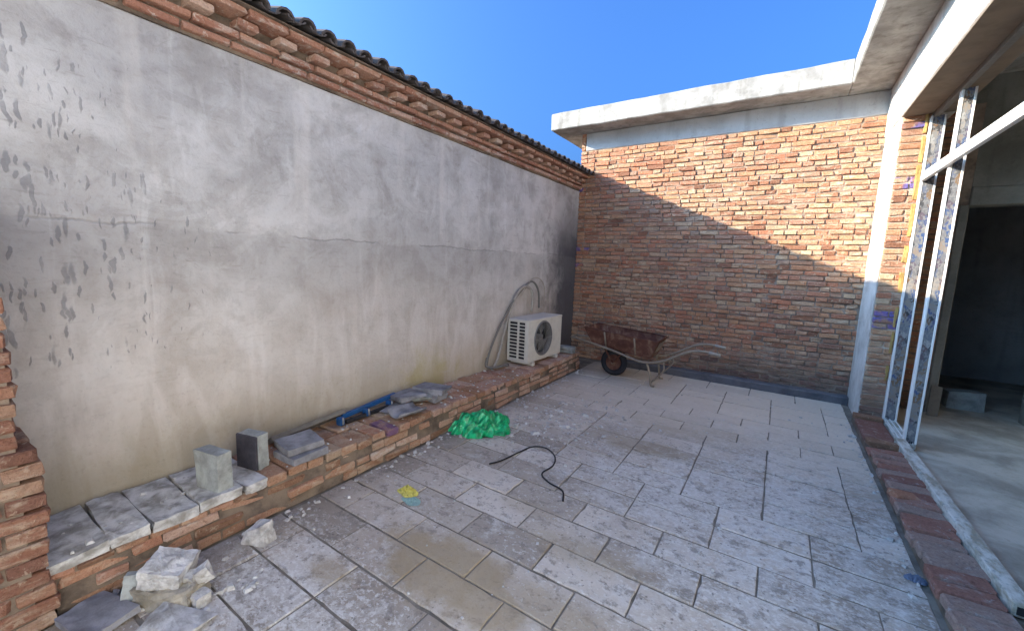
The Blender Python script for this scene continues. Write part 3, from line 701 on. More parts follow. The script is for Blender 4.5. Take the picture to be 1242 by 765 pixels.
# =================================================================== brick stub wall at the near left
st = empty('brick_pillar', (-2.66, -0.05, 0)); ST = Vector((-2.66, -0.05, 0))
tag(st, 'broken brick pillar with stepped edge at the left edge of the picture', 'pillar')
o = box('mortar_core', (-2.93, -0.5, 0.0), (-2.432, 0.225, 1.75), M_DMORT, None, 0); o.parent = st; o.location -= ST
vP = brick_variant('pil', (0.112, 0.236, 0.056), M_PILB, 20, 0.008, 0.005, 51); vP2 = brick_variant('pil2', (0.236, 0.112, 0.056), M_PILB, 12, 0.008, 0.005, 52)
rp = random.Random(3)
for i in range(26):
    z = 0.035+i*0.0665; lim = 0.285 if z < 0.83 else 0.235
    lim += rp.uniform(-.012, .012)
    yy = lim; first = (i % 2 == 0)
    while yy > -0.5:
        L = 0.236 if not first else 0.112
        first = False
        me, v = rp.choice(vP)
        place(me, relM(TRS((-2.42-0.056+rp.uniform(-.006, .006), yy-L/2, z), (rp.uniform(-.02, .02), rp.uniform(-.03, .03), rp.uniform(-.02, .02)), (1, L/0.236, rp.uniform(.92, 1.03))), ST), st)
        yy -= L+0.012
    for k in range(2):
        me, v = rp.choice(vP2)
        if i % 2: place(me, relM(TRS((-2.545-0.118-k*0.245+0.0, lim-0.056, z), (rp.uniform(-.02, .02), 0, rp.uniform(-.03, .03)), (0.95, 1, 1)), ST), st)
        else: place(me, relM(TRS((-2.545-0.118-k*0.245+0.0, lim-0.056, z), (rp.uniform(-.02, .02), 0, rp.uniform(-.03, .03)), (0.95, 1, 1)), ST), st)

# =================================================================== low brick ledge along the neighbour's wall
lg = empty('brick_ledge', (-2.69, 2.98, 0)); LG = Vector((-2.69, 2.98, 0))
tag(lg, 'long low brick ledge running along the foot of the grey plaster wall', 'ledge')
Y0L, Y1L = 0.235, 5.74
o = box('mortar_core', (X_WALL+0.004, Y0L+0.05, 0.0), (X_LEDGE-0.014, Y1L-0.02, 0.222), M_DMORT, None, 0); o.parent = lg; o.location -= LG
vF = brick_variant('led', (0.11, 0.236, 0.055), M_LEDGEB, 24, 0.007, 0.005, 61)
vFh = brick_variant('ledh', (0.236, 0.112, 0.055), M_LEDGEB, 20, 0.007, 0.005, 62)
vFr = brick_variant('ledr', (0.236, 0.112, 0.055), M_LEDGER, 16, 0.007, 0.005, 63)
rl = random.Random(17)
for i in range(3):
    z = 0.03+i*0.0655; yy = Y0L+0.055+(0.12 if i % 2 else 0)
    while yy < Y1L-0.03:
        hd = rl.random() < 0.3
        L = 0.112 if hd else 0.236
        L = min(L, Y1L-yy)
        red = rl.random() < 0.25+0.12*yy
        me, v = rl.choice(vF)
        if red:
            me2 = BRICKS.setdefault('ledred', []);
            if len(me2) < 16:
                q = me.copy(); q.materials[0] = M_LEDGER; me2.append((q, v))
            me = rl.choice(me2)[0]
        place(me, relM(TRS((X_LEDGE-0.055+rl.uniform(-.022, .008), yy+L/2, z+rl.uniform(-.003, .003)), (rl.uniform(-.04, .04), rl.uniform(-.07, .07), rl.uniform(-.06, .06)), (1, L/0.236, rl.uniform(.82, 1.05))), LG), lg)
        yy += L+rl.uniform(.008, .018)
# top course: headers across, two deep
yy = 1.16; k = 0
while yy < Y1L-0.1:
    wide = rl.random() < 0.25
    for rowx in (0, 1):
        src = vFr if (yy > 2.5 and rl.random() < 0.75) else vFh
        me, v = rl.choice(src)
        if rowx == 0 and abs(yy-2.03) < 0.08:
            me = me.copy(); me.materials[0] = M_PURPB
        cx = X_LEDGE-0.118-rowx*0.246+rl.uniform(-.012, .012)
        place(me, relM(TRS((cx, yy+0.056, 0.232+rl.uniform(-.006, .007)), (rl.uniform(-.04, .04), rl.uniform(-.03, .03), rl.uniform(-.06, .06)), (1, rl.uniform(.97, 1.05), 1)), LG), lg)
    yy += 0.124+rl.uniform(0, .008); k += 1
# near end: grey cement slabs as capping
M_CAP = concrete_mat('cement_cap', (0.58, 0.575, 0.56), (0.25, 0.24, 0.22), 11.0, 0.1, 0.6)
M_CAPR = concrete_mat('rough_cap_underside', (0.30, 0.22, 0.15), (0.20, 0.15, 0.10), 9.0, 0.1, 0.6)
yy = 0.25
for i, wd in enumerate((0.215, 0.15, 0.20, 0.215, 0.12)):
    rr = random.Random(70+i)
    q = chunk('cap_slab', boxpts(0.475, wd-0.008, 0.052, 0.006, rr), M_CAP, Vector((-2.69, yy+wd/2, 0.238+rr.uniform(-.004, .004)))-LG, (rr.uniform(-.012, .012), rr.uniform(-.012, .012), rr.uniform(-.03, .03)), seed=i, amp=0.008, cuts=3, parent=lg)
    yy += wd
for i in range(7):
    me, v = rl.choice(vF); 
    place(me, relM(TRS((X_LEDGE-0.056+rl.uniform(-.006, .004), 0.29+0.125*i, 0.197), (0, 0, rl.uniform(-.03, .03)), (1, 0.5, 0.5)), LG), lg)

# =================================================================== loose things on the ledge
ZT = 0.263
ra = random.Random(2)
cb = chunk('concrete_block', boxpts(0.19, 0.085, 0.225, 0.004, ra), M_BLOCK, (-2.575, 0.93, ZT+0.112), (0, 0, R(12)), 1, 0.004, 3)
tag(cb, 'pale grey concrete block standing upright on the near end of the brick ledge', 'block')
cb2 = empty('concrete_block', (-2.66, 1.165, ZT), R(14))
tag(cb2, 'upright block with a dark near face, standing beside the flat grey slabs', 'block')
q = chunk('block_body', boxpts(0.17, 0.07, 0.22, 0.004, ra), M_BLOCK, (0, 0.015, 0.11), (0, 0, 0), 2, 0.004, 3, cb2)
q = chunk('dark_face', boxpts(0.164, 0.012, 0.212, 0.002, ra), M_DARKF, (0, -0.026, 0.11), (0, 0, 0), 3, 0.002, 3, cb2)
ss = empty('slab_stack', (-2.56, 1.44, ZT), R(-4))
for i, (dx, dy, dz, sx, sy, rz, lab) in enumerate(((0.0, 0.0, 0.026, 0.23, 0.24, 3, 'grey paving slab lying lowest beside the dark-faced block on the ledge'), (-0.03, 0.01, 0.078, 0.22, 0.235, -6, 'grey paving slab on top of another beside the dark-faced block'))):
    q = chunk('grey_slab', boxpts(sx, sy, 0.046, 0.004, ra), M_SLATE, (-2.565+dx, 1.43+dy, ZT+dz), (R(1.5*i), R(2*i), R(rz)), 5+i, 0.004, 3)
    tag(q, lab, 'slab', 'paving slabs lying on the ledge')
bpy.data.objects.remove(ss)
pk = box('timber_plank', (-0.045, -0.30, 0), (0.045, 0.30, 0.035), M_WOOD, None, 0.004)
pk.location = (-2.86, 1.66, ZT+0.055); pk.rotation_euler = (R(2), R(-35), R(3))
tag(pk, 'weathered grey timber offcut lying against the plaster wall', 'plank')
# blue steel tool along the wall
bt_ = empty('blue_tool', (-2.80, 2.05, ZT+0.004), R(2)); tag(bt_, 'blue painted steel tool lying along the wall behind the dark slabs', 'tool')
q = put('bar', box_me('bar', (0.03, 0.56, 0.038), 0.004, M_BLUE), bt_); q.location = (-0.05, 0.16, 0.062); q.rotation_euler = (R(4), 0, 0)
q = put('lower_bar', box_me('lower_bar', (0.03, 0.50, 0.03), 0.004, M_BLACK), bt_); q.location = (0.01, 0.12, 0.016)
for yy in (-0.17, 0.08, 0.33):
    q = put('head', box_me('head', (0.06, 0.04, 0.062), 0.008, M_BLUE, 2), bt_); q.location = (0.0, yy, 0.032)
    s_ = tube('bolt', [(0.034, yy, 0.015), (0.034, yy, 0.07)], 0.007, M_GALV, bt_, 8, 1, True)
# dark slab pieces further along
spec = [(-2.66, 2.38, 0.012, 0.26, 0.20, 0.022, 14, 3, 'dark slab fragment lying flat on the ledge next to the blue tool'),
        (-2.66, 2.62, 0.05, 0.17, 0.10, 0.05, 40, 0, 'small grey block propping up the dark slab fragments'),
        (-2.74, 2.52, 0.092, 0.26, 0.24, 0.03, -15, 6, 'dark grey slab fragment resting over the blue tool'),
        (-2.68, 2.80, 0.095, 0.30, 0.24, 0.03, 20, -4, 'wide dark grey slab fragment, farthest of the pieces on the ledge'),
        (-2.62, 2.78, 0.035, 0.14, 0.14, 0.055, 0, 0, 'dark brick-sized lump under the farthest dark slab fragment')]
for i, (x, y, z, sx, sy, sz, rz, tl, lab) in enumerate(spec):
    q = chunk('slab_fragment', boxpts(sx, sy, sz, 0.018, ra), M_SLATE if i != 1 else M_BLOCK, (x, y, ZT+z+0.012), (R(tl), R(-tl*0.6), R(rz)), 10+i, 0.006, 3)
    tag(q, lab, 'slab', 'broken slab pieces on the ledge')
# concave old roof tile lying in front of them
V, F = [], []; nn = 9
for j in range(5):
    for i in range(nn):
        a = R(-55+110*i/(nn-1)); V.append((0.13*math.sin(a), -0.13+0.065*j, 0.13-0.13*math.cos(a)))
for j in range(5):
    for i in range(nn):
        a = R(-55+110*i/(nn-1)); V.append((0.118*math.sin(a), -0.13+0.065*j, 0.13-0.118*math.cos(a)))
m_ = 5*nn
for j in range(4):
    for i in range(nn-1):
        a = j*nn+i; F += [(a, a+nn, a+nn+1, a+1), (m_+a, m_+a+1, m_+a+nn+1, m_+a+nn)]
for j in range(4):
    F += [(j*nn, m_+j*nn, m_+(j+1)*nn, (j+1)*nn), (j*nn+nn-1, (j+1)*nn+nn-1, m_+(j+1)*nn+nn-1, m_+j*nn+nn-1)]
for i in range(nn-1):
    F += [(i, i+1, m_+i+1, m_+i), (4*nn+i, m_+4*nn+i, m_+4*nn+i+1, 4*nn+i+1)]
q = mk('roof_tile', V, F, M_SLATE, None, True); q.location = (-2.545, 2.34, ZT+0.014); q.rotation_euler = (0, 0, R(-8))
tag(q, 'curved grey roof tile lying hollow side up in front of the dark slabs', 'roof tile')

# pale flat bricks stacked at the far end of the ledge
vE = brick_variant('pale', (0.236, 0.112, 0.05), M_BLOCK, 3, 0.006, 0.004, 81)
for i, lab in enumerate(('pale grey brick, lower of two stacked at the far end of the ledge', 'pale grey brick, upper of two stacked at the far end of the ledge')):
    q = place(vE[i][0], TRS((-2.60+0.012*i, 5.58-0.02*i, ZT+0.028+0.053*i), (0, 0, R(4-7*i))), None, 'loose_brick'); tag(q, lab, 'brick', 'pale bricks at the end of the ledge')
q = place(box_me('cement_slab', (0.26, 0.62, 0.03), 0.008, M_CAP), TRS((-2.585, 5.05, ZT+0.018), (0, R(1), R(2))), None, 'cement_slab'); q.hide_render = False
tag(q, 'thin pale cement slab on the ledge in front of the air conditioner', 'slab')
bpy.data.objects.remove(q)

# =================================================================== outdoor air-conditioning unit
AC = Vector((-2.745, 4.86, ZT)); ac = empty('air_conditioner', AC, R(-1))
tag(ac, 'ivory outdoor air conditioner unit with round fan standing on the ledge', 'air conditioner')
DX, DY, Z1_, Z2_ = 0.16, 0.45, 0.05, 0.60
# casing: back, top, bottom, far side; front with round hole; near side with slats
def apart(nm, lo, hi, mat, bev=0.004):
    lo = Vector(lo); hi = Vector(hi); o = put(nm, box_me(nm, hi-lo, bev, mat), ac); o.location = (lo+hi)/2; return o
apart('top_panel', (-DX-0.006, -DY-0.006, Z2_-0.02), (DX+0.008, DY+0.006, Z2_+0.006), M_ACW, 0.008)
apart('base_pan', (-DX, -DY, Z1_), (DX, DY, Z1_+0.025), M_ACW)
apart('back_panel', (-DX, -DY+0.012, Z1_+0.0255), (-DX+0.012, DY, Z2_-0.0205), M_COIL)
apart('side_panel', (-DX+0.0125, DY-0.012, Z1_+0.0255), (DX-0.003, DY, Z2_-0.0205), M_ACW)
# front panel with hole
def panel_hole(y0, y1, z0, z1, cy, cz, r, x, t, n=48):
    V, F = [], []
    ring_o = []
    for k in range(n):
        a = 2*math.pi*k/n; c, s = math.cos(a), math.sin(a)
        sc = min(((y1-cy) if c > 0 else (cy-y0))/max(abs(c), 1e-6), ((z1-cz) if s > 0 else (cz-z0))/max(abs(s), 1e-6))
        ring_o.append((cy+c*sc, cz+s*sc))
    for (yc, zc_) in ((y0, z0), (y1, z0), (y1, z1), (y0, z1)):
        k = min(range(n), key=lambda i: (ring_o[i][0]-yc)**2+(ring_o[i][1]-zc_)**2); ring_o[k] = (yc, zc_)
    for dx in (0, -t):
        for k in range(n): V.append((x+dx, *ring_o[k]))
        for k in range(n):
            a = 2*math.pi*k/n; V.append((x+dx, cy+r*math.cos(a), cz+r*math.sin(a)))
    for k in range(n):
        j = (k+1) % n
        F += [(k, j, n+j, n+k), (2*n+k, 3*n+k, 3*n+j, 2*n+j), (n+k, n+j, 3*n+j, 3*n+k), (k, 2*n+k, 2*n+j, j)]
    return V, F
FC = (-0.07, 0.335); FR = 0.215
V, F = panel_hole(-DY, DY, Z1_+0.0255, Z2_-0.0205, FC[0], FC[1], FR, DX, 0.012); fp = mk('front_panel', V, F, M_ACW, ac)
# raised ring, shroud, motor, fan, wire guard
V, F = [], []; n = 40
prof = [(DX+0.001, FR+0.022), (DX+0.014, FR+0.016), (DX+0.014, FR-0.002), (DX-0.10, FR-0.004), (DX-0.10, FR+0.003)]
for px, pr_ in prof:
    for k in range(n):
        a = 2*math.pi*k/n; V.append((px, FC[0]+pr_*math.cos(a), FC[1]+pr_*math.sin(a)))
for i in range(len(prof)-1):
    for k in range(n): F.append((i*n+k, i*n+(k+1) % n, (i+1)*n+(k+1) % n, (i+1)*n+k))
mk('fan_shroud', V, F, M_FAN, ac, True)
apart('coil', (-DX+0.014, -DY+0.03, Z1_+0.03), (-DX+0.06, DY-0.02, Z2_-0.03), M_COIL)
fan = empty('fan', (DX-0.06, FC[0], FC[1])); fan.parent = ac
V, F = [], []
for s_ in range(3):
    a0 = 2*math.pi*s_/3+0.5; o_ = len(V)
    for j in range(6):
        rr = 0.045+0.15*j/5
        for i in range(6):
            a = a0+(i/5)*(1.15+0.2*j/5)+0.15*j/5; V.append((0.035*(i/5-0.5), rr*math.cos(a), rr*math.sin(a)))
    for j in range(5):
        for i in range(5): q = o_+j*6+i; F.append((q, q+1, q+7, q+6))
bl = mk('fan_blades', V, F, M_FAN, fan, True); sol = bl.modifiers.new('s', 'SOLIDIFY'); sol.thickness = 0.004
V, F = tube_vf([Vector((-0.03, 0, 0)), Vector((0.03, 0, 0)), Vector((0.04, 0, 0))], [0.05, 0.05, 0.03], 20); mk('hub', V, F, M_FAN, fan, False)
V, F = [], []
for rr in [0.05+0.0275*i for i in range(6)]:
    P = [Vector((DX+0.012, FC[0]+rr*math.cos(2*math.pi*k/36), FC[1]+rr*math.sin(2*math.pi*k/36))) for k in range(37)]
    v_, f_ = tube_vf(P, 0.0017, 4, len(V), False); V += v_; F += f_
for k in range(8):
    a = math.pi*k/4; v_, f_ = tube_vf([Vector((DX+0.014, FC[0]+0.05*math.cos(a), FC[1]+0.05*math.sin(a))), Vector((DX+0.014, FC[0]+FR*math.cos(a), FC[1]+FR*math.sin(a)))], 0.002, 4, len(V)); V += v_; F += f_
mk('wire_guard', V, F, M_GALV, ac, True)
# near side: frame, uprights, slats over a dark coil
apart('side_coil', (-DX+0.02, -DY+0.022, Z1_+0.03), (DX-0.02, -DY+0.030, Z2_-0.022), M_BLACK, 0)
for xa, xb in ((-DX, -DX+0.03), (-0.012, 0.016), (DX-0.055, DX-0.0125)):
    apart('upright', (xa, -DY, Z1_+0.0255), (xb, -DY+0.014, Z2_-0.0205), M_ACW, 0.002)
for k in range(12):
    zz = Z1_+0.036+k*0.0445
    for xa, xb in ((-DX+0.0302, -0.0122), (0.0162, DX-0.0552)):
        apart('slat', (xa, -DY+0.001, zz-0.007), (xb, -DY+0.013, zz+0.007), M_ACW, 0.001)
for yy in (-0.32, 0.32): apart('foot', (-DX-0.005, yy-0.025, 0.0), (DX+0.02, yy+0.025, Z1_-0.0005), M_ACW)
# pipes
ph = empty('pipe_bundle', (-2.90, 4.4, 0.9)); tag(ph, 'lagged pipes looping up the plaster wall behind the air conditioner', 'pipe')
PH = Vector((-2.90, 4.4, 0.9))
def pipe(nm, pts, r, mat): return tube(nm, [Vector(p)-PH for p in pts], r, mat, ph, 8, 8)
pipe('pipe', [(-2.89, 3.93, 0.31), (-2.905, 4.02, 0.50), (-2.91, 4.24, 0.80), (-2.91, 4.52, 1.08), (-2.91, 4.78, 1.26), (-2.90, 4.98, 1.33), (-2.88, 5.12, 1.20), (-2.88, 5.16, 0.95)], 0.014, M_LAGD)
pipe('pipe', [(-2.86, 4.05, 0.29), (-2.90, 4.20, 0.40), (-2.91, 4.34, 0.72), (-2.91, 4.48, 1.0), (-2.91, 4.66, 1.22), (-2.905, 4.86, 1.26), (-2.89, 4.98, 1.15), (-2.88, 4.96, 0.90)], 0.019, M_LAG)
pipe('pipe', [(-2.80, 4.28, 0.29), (-2.84, 4.0, 0.30), (-2.89, 3.93, 0.33), (-2.905, 3.97, 0.42)], 0.016, M_LAGD)
pipe('cable', [(-2.90, 4.7, 1.14), (-2.90, 4.95, 1.36), (-2.90, 5.2, 1.36), (-2.90, 5.35, 1.2), (-2.89, 5.3, 0.95)], 0.006, M_LAG)

# =================================================================== wheelbarrow
WB = Vector((-1.86, 5.74, 0)); wb = empty('wheelbarrow', WB, R(0)); tag(wb, 'rusty single-wheel wheelbarrow with a long steel tub by the far brick wall', 'wheelbarrow')
def tub_vf(t):
    # (x, half width, z): rim and floor, front to the left
    rim = [(-0.42, 0.27, 0.70), (0.60, 0.29, 0.62)]; flo = [(-0.33, 0.19, 0.47), (0.50, 0.21, 0.37)]
    V = []
    for (x, w_, z) in rim: V += [(x, -w_, z), (x, w_, z)]
    for (x, w_, z) in flo: V += [(x, -w_, z), (x, w_, z)]
    F = [(4, 5, 7, 6), (0, 4, 6, 2), (1, 3, 7, 5), (0, 1, 5, 4), (2, 6, 7, 3)]
    return V, F
V, F = tub_vf(0)
bm = bmesh.new(); vv = [bm.verts.new(v) for v in V]
for f in F: bm.faces.new([vv[i] for i in f])
bmesh.ops.recalc_face_normals(bm, faces=bm.faces[:])
bmesh.ops.subdivide_edges(bm, edges=bm.edges[:], cuts=4, use_grid_fill=True)
for v in bm.verts:
    q = v.co*6; v.co += Vector((mnoise.noise(q), mnoise.noise(q+Vector((5, 0, 0))), mnoise.noise(q+Vector((0, 5, 0)))))*0.012
me = bpy.data.meshes.new('tub'); bm.to_mesh(me); bm.free(); me.materials.append(M_RUST)
tub = put('tub', me, wb); sm = tub.modifiers.new('s', 'SOLIDIFY'); sm.thickness = 0.006; sm.offset = 0
rimp = [(-0.42, -0.27, 0.702), (0.60, -0.29, 0.622), (0.60, 0.29, 0.622), (-0.42, 0.27, 0.702), (-0.42, -0.27, 0.702)]
tube('rim_tube', rimp, 0.011, M_RUST, tub, 6, 1, True)
for xx in (-0.12, 0.30):
    tube('side_rib', [(xx-0.0, -0.288, 0.66-0.07*xx), (xx+0.01, -0.215, 0.44-0.10*xx)], 0.012, M_RUSTL, tub, 6, 1, True)
mk('rear_plate', [(0.607, -0.17, 0.59), (0.607, 0.17, 0.59), (0.545, 0.13, 0.45), (0.545, -0.13, 0.45)], [(0, 1, 2, 3)], M_RUSTL, tub)
for s_ in (-1, 1):
    tube('frame_tube', [(-0.70, s_*0.10, 0.50), (-0.40, s_*0.20, 0.485), (0.0, s_*0.23, 0.415), (0.34, s_*0.25, 0.335), (0.52, s_*0.27, 0.335), (0.70, s_*0.28, 0.39), (0.98, s_*0.29, 0.55), (1.15, s_*0.29, 0.585), (1.31, s_*0.29, 0.57)], 0.016, M_RUSTL, wb, 8, 6)
    tube('grip', [(1.22, s_*0.29, 0.582), (1.35, s_*0.29, 0.565)], 0.02, M_LAG, wb, 8, 1, True)
    tube('leg', [(0.48, s_*0.26, 0.335), (0.53, s_*0.25, 0.17), (0.55, s_*0.24, 0.03), (0.60, s_*0.24, 0.018)], 0.015, M_RUSTL, wb, 8, 5)
    tube('leg_brace', [(0.56, s_*0.24, 0.08), (0.70, s_*0.26, 0.24), (0.70, s_*0.28, 0.385)], 0.011, M_RUSTL, wb, 6, 4)
    tube('wheel_strut', [(-0.05, 0.06*s_, 0.20), (-0.20, 0.10*s_, 0.45)], 0.013, M_RUST, wb, 6, 1, True)
    tube('wheel_strut', [(-0.05, 0.06*s_, 0.20), (0.12, 0.12*s_, 0.40)], 0.013, M_RUST, wb, 6, 1, True)
tube('cross_tube', [(-0.70, -0.10, 0.50), (-0.70, 0.10, 0.50)], 0.016, M_RUSTL, wb, 8, 1, True)
tube('leg_cross_tube', [(0.545, -0.24, 0.06), (0.545, 0.24, 0.06)], 0.011, M_RUSTL, wb, 6, 1, True)
wh = empty('wheel', (-0.05, 0, 0.20)); wh.parent = wb
V, F = [], []; nU, nV = 32, 10
for i in range(nU):
    a = 2*math.pi*i/nU
    for j in range(nV):
        b = 2*math.pi*j/nV; rr = 0.153+0.045*math.cos(b); V.append((rr*math.cos(a), 0.042*math.sin(b), rr*math.sin(a)))
for i in range(nU):
    for j in range(nV): F.append((i*nV+j, i*nV+(j+1) % nV, ((i+1) % nU)*nV+(j+1) % nV, ((i+1) % nU)*nV+j))
mk('tyre', V, F, M_RUBBER, wh, True)
V, F = tube_vf([Vector((0, -0.03, 0)), Vector((0, -0.012, 0)), Vector((0, 0.012, 0)), Vector((0, 0.03, 0))], [0.112, 0.10, 0.10, 0.112], 24); mk('rim', V, F, M_RUST, wh)
tube('axle', [(0, -0.07, 0), (0, 0.07, 0)], 0.016, M_RUSTL, wh, 10, 1, True)

# =================================================================== things on the floor
# green bag
bm = bmesh.new(); bmesh.ops.create_icosphere(bm, subdivisions=6, radius=1.0)
for v in bm.verts:
    d = v.co.copy(); az = math.atan2(d.y, d.x)
    spread = 1.0+0.36*mnoise.noise(Vector((math.cos(az)*1.3+4, math.sin(az)*1.3, 0)))+0.16*mnoise.noise(Vector((math.cos(az)*4, math.sin(az)*4+9, 0)))
    x, y_ = d.x*spread, d.y*spread
    q = Vector((x*1.9, y_*1.9, 2.0)); fold = 1-abs(mnoise.noise(q))*2.2
    q2 = Vector((x*3.1+3, y_*3.1, d.z)); f2 = 1-abs(mnoise.noise(q2))*2.2
    q3 = Vector((x*6.5+7, y_*6.5, d.z)); f3 = 1-abs(mnoise.noise(q3))*2.0
    top = max(0.0, d.z)**0.7
    z = top*(0.035+0.085*max(0, fold)+0.045*f2+0.022*f3)
    lat = 1+0.16*f2*(1-top)
    v.co = Vector((x*0.20*lat+0.02*f2*top, y_*0.27*lat+0.02*f3*top, max(0.0, z)))
me = bpy.data.meshes.new('plastic_bag'); bm.to_mesh(me); bm.free(); me.materials.append(M_BAG)
q = put('plastic_bag', me); q.location = (-2.27, 3.02, 0.001); q.rotation_euler = (0, 0, R(-25)); tag(q, 'crumpled bright green plastic bag on the floor beside the ledge', 'bag')
# hose / cable
hz = 0.0065
q = tube('black_cable', [(-1.78, 2.50, hz), (-1.735, 2.60, hz), (-1.70, 2.80, hz), (-1.66, 2.97, hz), (-1.55, 3.02, hz), (-1.42, 2.93, hz), (-1.36, 2.78, hz), (-1.37, 2.62, hz), (-1.27, 2.54, hz), (-1.14, 2.50, hz), (-1.08, 2.39, hz)], 0.0062, M_BLACK)
tag(q, 'black cable lying in a loose curve on the paved floor', 'cable')
# wrapper: yellow-green film with a paler piece
def crumple(nm, cx, cy, rx, ry, h, mat, seed, parent=None, z0=0.003):
    n_ = 26; V, F = [], []
    for i in range(n_):
        for j in range(n_):
            u, w_ = i/(n_-1)*2-1, j/(n_-1)*2-1
            e = 1.0+0.25*mnoise.noise(Vector((math.atan2(w_, u)*1.3, seed, 0)))
            k = abs(mnoise.noise(Vector((u*3.1+seed, w_*3.1, 1))))+0.5*abs(mnoise.noise(Vector((u*7+seed, w_*7, 3))))
            sq = max(abs(u), abs(w_))/max(1e-6, math.hypot(u, w_))
            V.append((u*sq*rx*e, w_*sq*ry*e, z0+h*k*(1.1-math.hypot(u*sq, w_*sq))))
    for i in range(n_-1):
        for j in range(n_-1): a = i*n_+j; F.append((a, a+n_, a+n_+1, a+1))
    o = mk(nm, V, F, mat, parent); o.location = (cx, cy, 0) if parent is None else (cx-parent.location.x, cy-parent.location.y, 0)
    return o
q = crumple('plastic_wrapper', -1.99, 1.845, 0.08, 0.055, 0.10, M_YELLOW, 3); tag(q, 'crumpled yellow and pale teal plastic wrapper on the floor tiles', 'wrapper')
crumple('teal_piece', -1.90, 1.79, 0.075, 0.045, 0.015, M_TEAL, 6, q)
q = crumple('plastic_scrap', 0.765, 2.86, 0.05, 0.035, 0.07, M_SCRAP, 9); tag(q, 'dark blue crumpled scrap on the floor against the brick threshold', 'scrap')
# stones and rubble, near left
rr = random.Random(8)
q = chunk('stone', [(-.10, -.05, 0), (.07, -.07, 0), (.10, .02, 0), (-.02, .08, 0), (-.09, -.03, .07), (.03, -.05, .12), (.07, .02, .135), (-.03, .06, .11)], M_PALE, (-2.295, 1.03, 0.0), (0, 0, R(35)), 3, 0.008, 4); q.scale = (.85, .85, .85)
tag(q, 'single pale broken stone lying alone on the floor beside the ledge', 'stone')
GP = 'rubble pile by the brick pillar'
def shard(sx, sy, sz, k, jit=0.12):
    return [(x*sx/2*rr.uniform(1-jit, 1+jit), y*sy/2*rr.uniform(1-jit, 1+jit), (z+1)*sz/2*rr.uniform(1-jit*.5, 1+jit*.5)) for x in (-1, 1) for y in (-1, 1) for z in (-1, 1)]+[(rr.uniform(-.3, .3)*sx, rr.uniform(-.5, .5)*sy, sz*rr.uniform(.9, 1.1)) for _ in range(k)]
for nm, pts, mat, loc, rot, sd, amp, lab in (
    ('mortar_lump', shard(0.26, 0.13, 0.085, 2), M_LUMP, (-2.20, 0.60, 0.002), (0, 0, R(32)), 5, 0.014, 'rough brown mortar lump lying lowest in the rubble pile by the pillar'),
    ('concrete_chunk', shard(0.165, 0.15, 0.085, 1, 0.08), M_PALE, (-2.245, 0.605, 0.088), (R(7), R(10), R(40)), 6, 0.008, 'large white concrete chunk on top of the rubble pile by the pillar'),
    ('broken_tile', shard(0.12, 0.03, 0.135, 0, 0.06), M_BLOCK, (-2.285, 0.50, 0.004), (R(-14), R(4), R(48)), 7, 0.004, 'grey broken tile leaning on edge against the near side of the rubble pile'),
    ('concrete_shard', shard(0.075, 0.055, 0.032, 1), M_PALE, (-2.155, 0.655, 0.086), (R(8), 0, R(30)), 20, 0.005, 'flat white fragment lying on the mortar lump beside the large chunk'),
    ('concrete_shard', shard(0.06, 0.05, 0.075, 1, 0.3), M_PALE, (-2.125, 0.715, 0.062), (R(6), R(-20), R(70)), 21, 0.005, 'pointed white shard standing at the far end of the rubble pile'),
    ('concrete_shard', shard(0.09, 0.06, 0.05, 1), M_PALE, (-2.08, 0.66, 0.001), (0, 0, R(10)), 22, 0.006, 'small grey fragment on the floor at the right of the rubble pile')):
    q = chunk(nm, pts, mat, loc, rot, sd, amp, 8); tag(q, lab, 'rubble', GP)
q = chunk('paving_slab', boxpts(0.26, 0.17, 0.035, 0.012, rr), M_SLATE, (-2.32, 0.37, 0.02), (R(2), 0, R(14)), 30, 0.005, 3); tag(q, 'dark grey loose slab on the floor at the foot of the brick pillar', 'slab', 'loose slabs by the pillar')
q = chunk('paving_slab', boxpts(0.24, 0.13, 0.03, 0.02, rr), M_CAP, (-2.02, 0.56, 0.016), (R(-2), R(2), R(22)), 31, 0.006, 3); tag(q, 'pale loose slab on the floor at the bottom edge beside the rubble pile', 'slab', 'loose slabs by the pillar')

# a block left inside the dark room
q = chunk('room_block', [(-.16, -.10, 0), (.16, -.11, 0), (.15, .1, 0), (-.15, .11, 0), (-.15, -.09, .2), (.16, -.09, .22), (.14, .09, .21), (-.15, .1, .2)], M_BLOCK, (1.98, 7.0, 0.045), (0, 0, R(6)), 40, 0.012, 3)
tag(q, 'pale grey block standing on the floor inside the dark doorway', 'block')

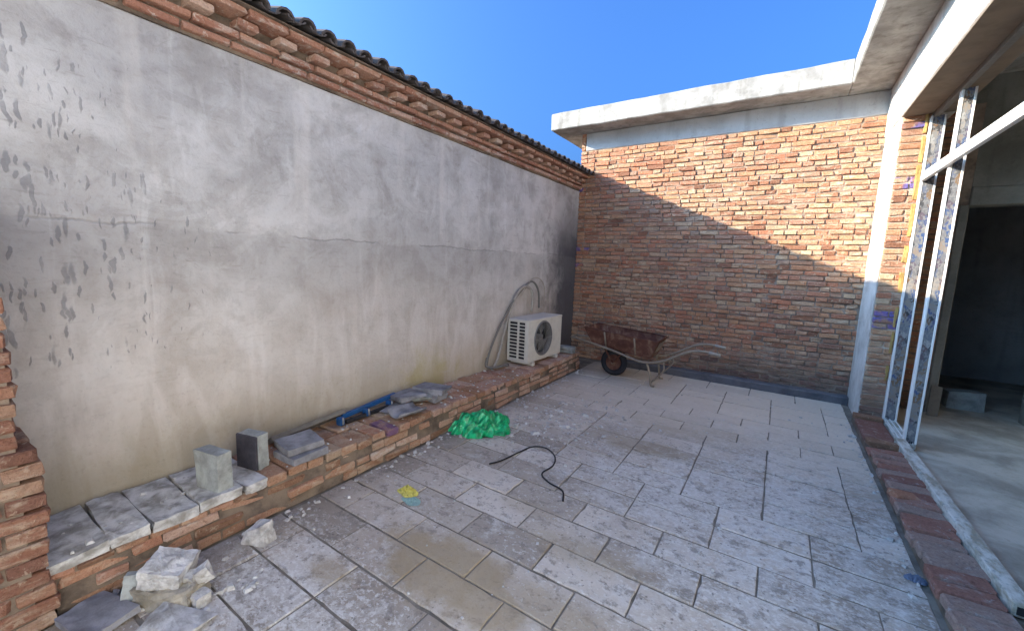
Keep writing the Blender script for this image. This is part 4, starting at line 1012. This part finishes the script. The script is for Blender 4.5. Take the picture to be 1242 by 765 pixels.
q = box('board_offcut', (-0.05, -0.012, 0), (0.05, 0.012, 0.34), M_WOOD, None, 0.003); q.location = (1.60, 6.40, 0.045+0.165); q.rotation_euler = (R(-12), R(6), R(10))
tag(q, 'short dark board leaning against the jamb of the dark doorway', 'board')
# crumbs of mortar: uncountable
rq = random.Random(123); V, F = [], []
tet = [(-1, -1, 0), (1, -1, 0), (1, 1, 0), (-1, 1, 0), (-.6, -.7, 1), (.7, -.5, 1), (.6, .7, 1), (-.5, .6, 1)]
tf = [(4, 5, 6, 7), (0, 1, 5, 4), (1, 2, 6, 5), (2, 3, 7, 6), (3, 0, 4, 7)]
def crumb(x, y, s, z=0.001):
    a = rq.uniform(0, 6.28); o_ = len(V); sx, sy, sz = s*rq.uniform(.6, 1.4), s*rq.uniform(.6, 1.2), s*rq.uniform(.5, 1.1)
    for p in tet:
        px, py = p[0]*sx*rq.uniform(.7, 1.2), p[1]*sy*rq.uniform(.7, 1.2)
        V.append((x+px*math.cos(a)-py*math.sin(a), y+px*math.sin(a)+py*math.cos(a), z+p[2]*sz))
    F.extend([tuple(i+o_ for i in f) for f in tf])
for i in range(260): crumb(rq.gauss(-1.75, 0.33), rq.gauss(3.75, 0.45), abs(rq.gauss(0.007, 0.006))+0.003)
for i in range(260): crumb(rq.uniform(-2.4, 0.75), rq.uniform(0.9, 6.2), abs(rq.gauss(0.003, 0.003))+0.002)
for i in range(150): crumb(-2.43+abs(rq.gauss(0, 0.07)), rq.uniform(0.9, 5.7), abs(rq.gauss(0.006, 0.005))+0.003)
for i in range(60): crumb(0.78-abs(rq.gauss(0, 0.04)), rq.uniform(2.3, 5.6), abs(rq.gauss(0.006, 0.005))+0.003)
for i in range(170): crumb(rq.uniform(-2.92, -2.47), rq.uniform(0.3, 4.2), abs(rq.gauss(0.005, 0.004))+0.003, 0.262)
for i in range(60): crumb(rq.gauss(-2.15, 0.14), rq.gauss(0.68, 0.14), abs(rq.gauss(0.008, 0.006))+0.003)
V = [v for v in V]
q = mk('mortar_crumbs', V, F, M_PALE); tag(q, 'scattered pale mortar crumbs on the courtyard floor', 'crumbs', kind='stuff')
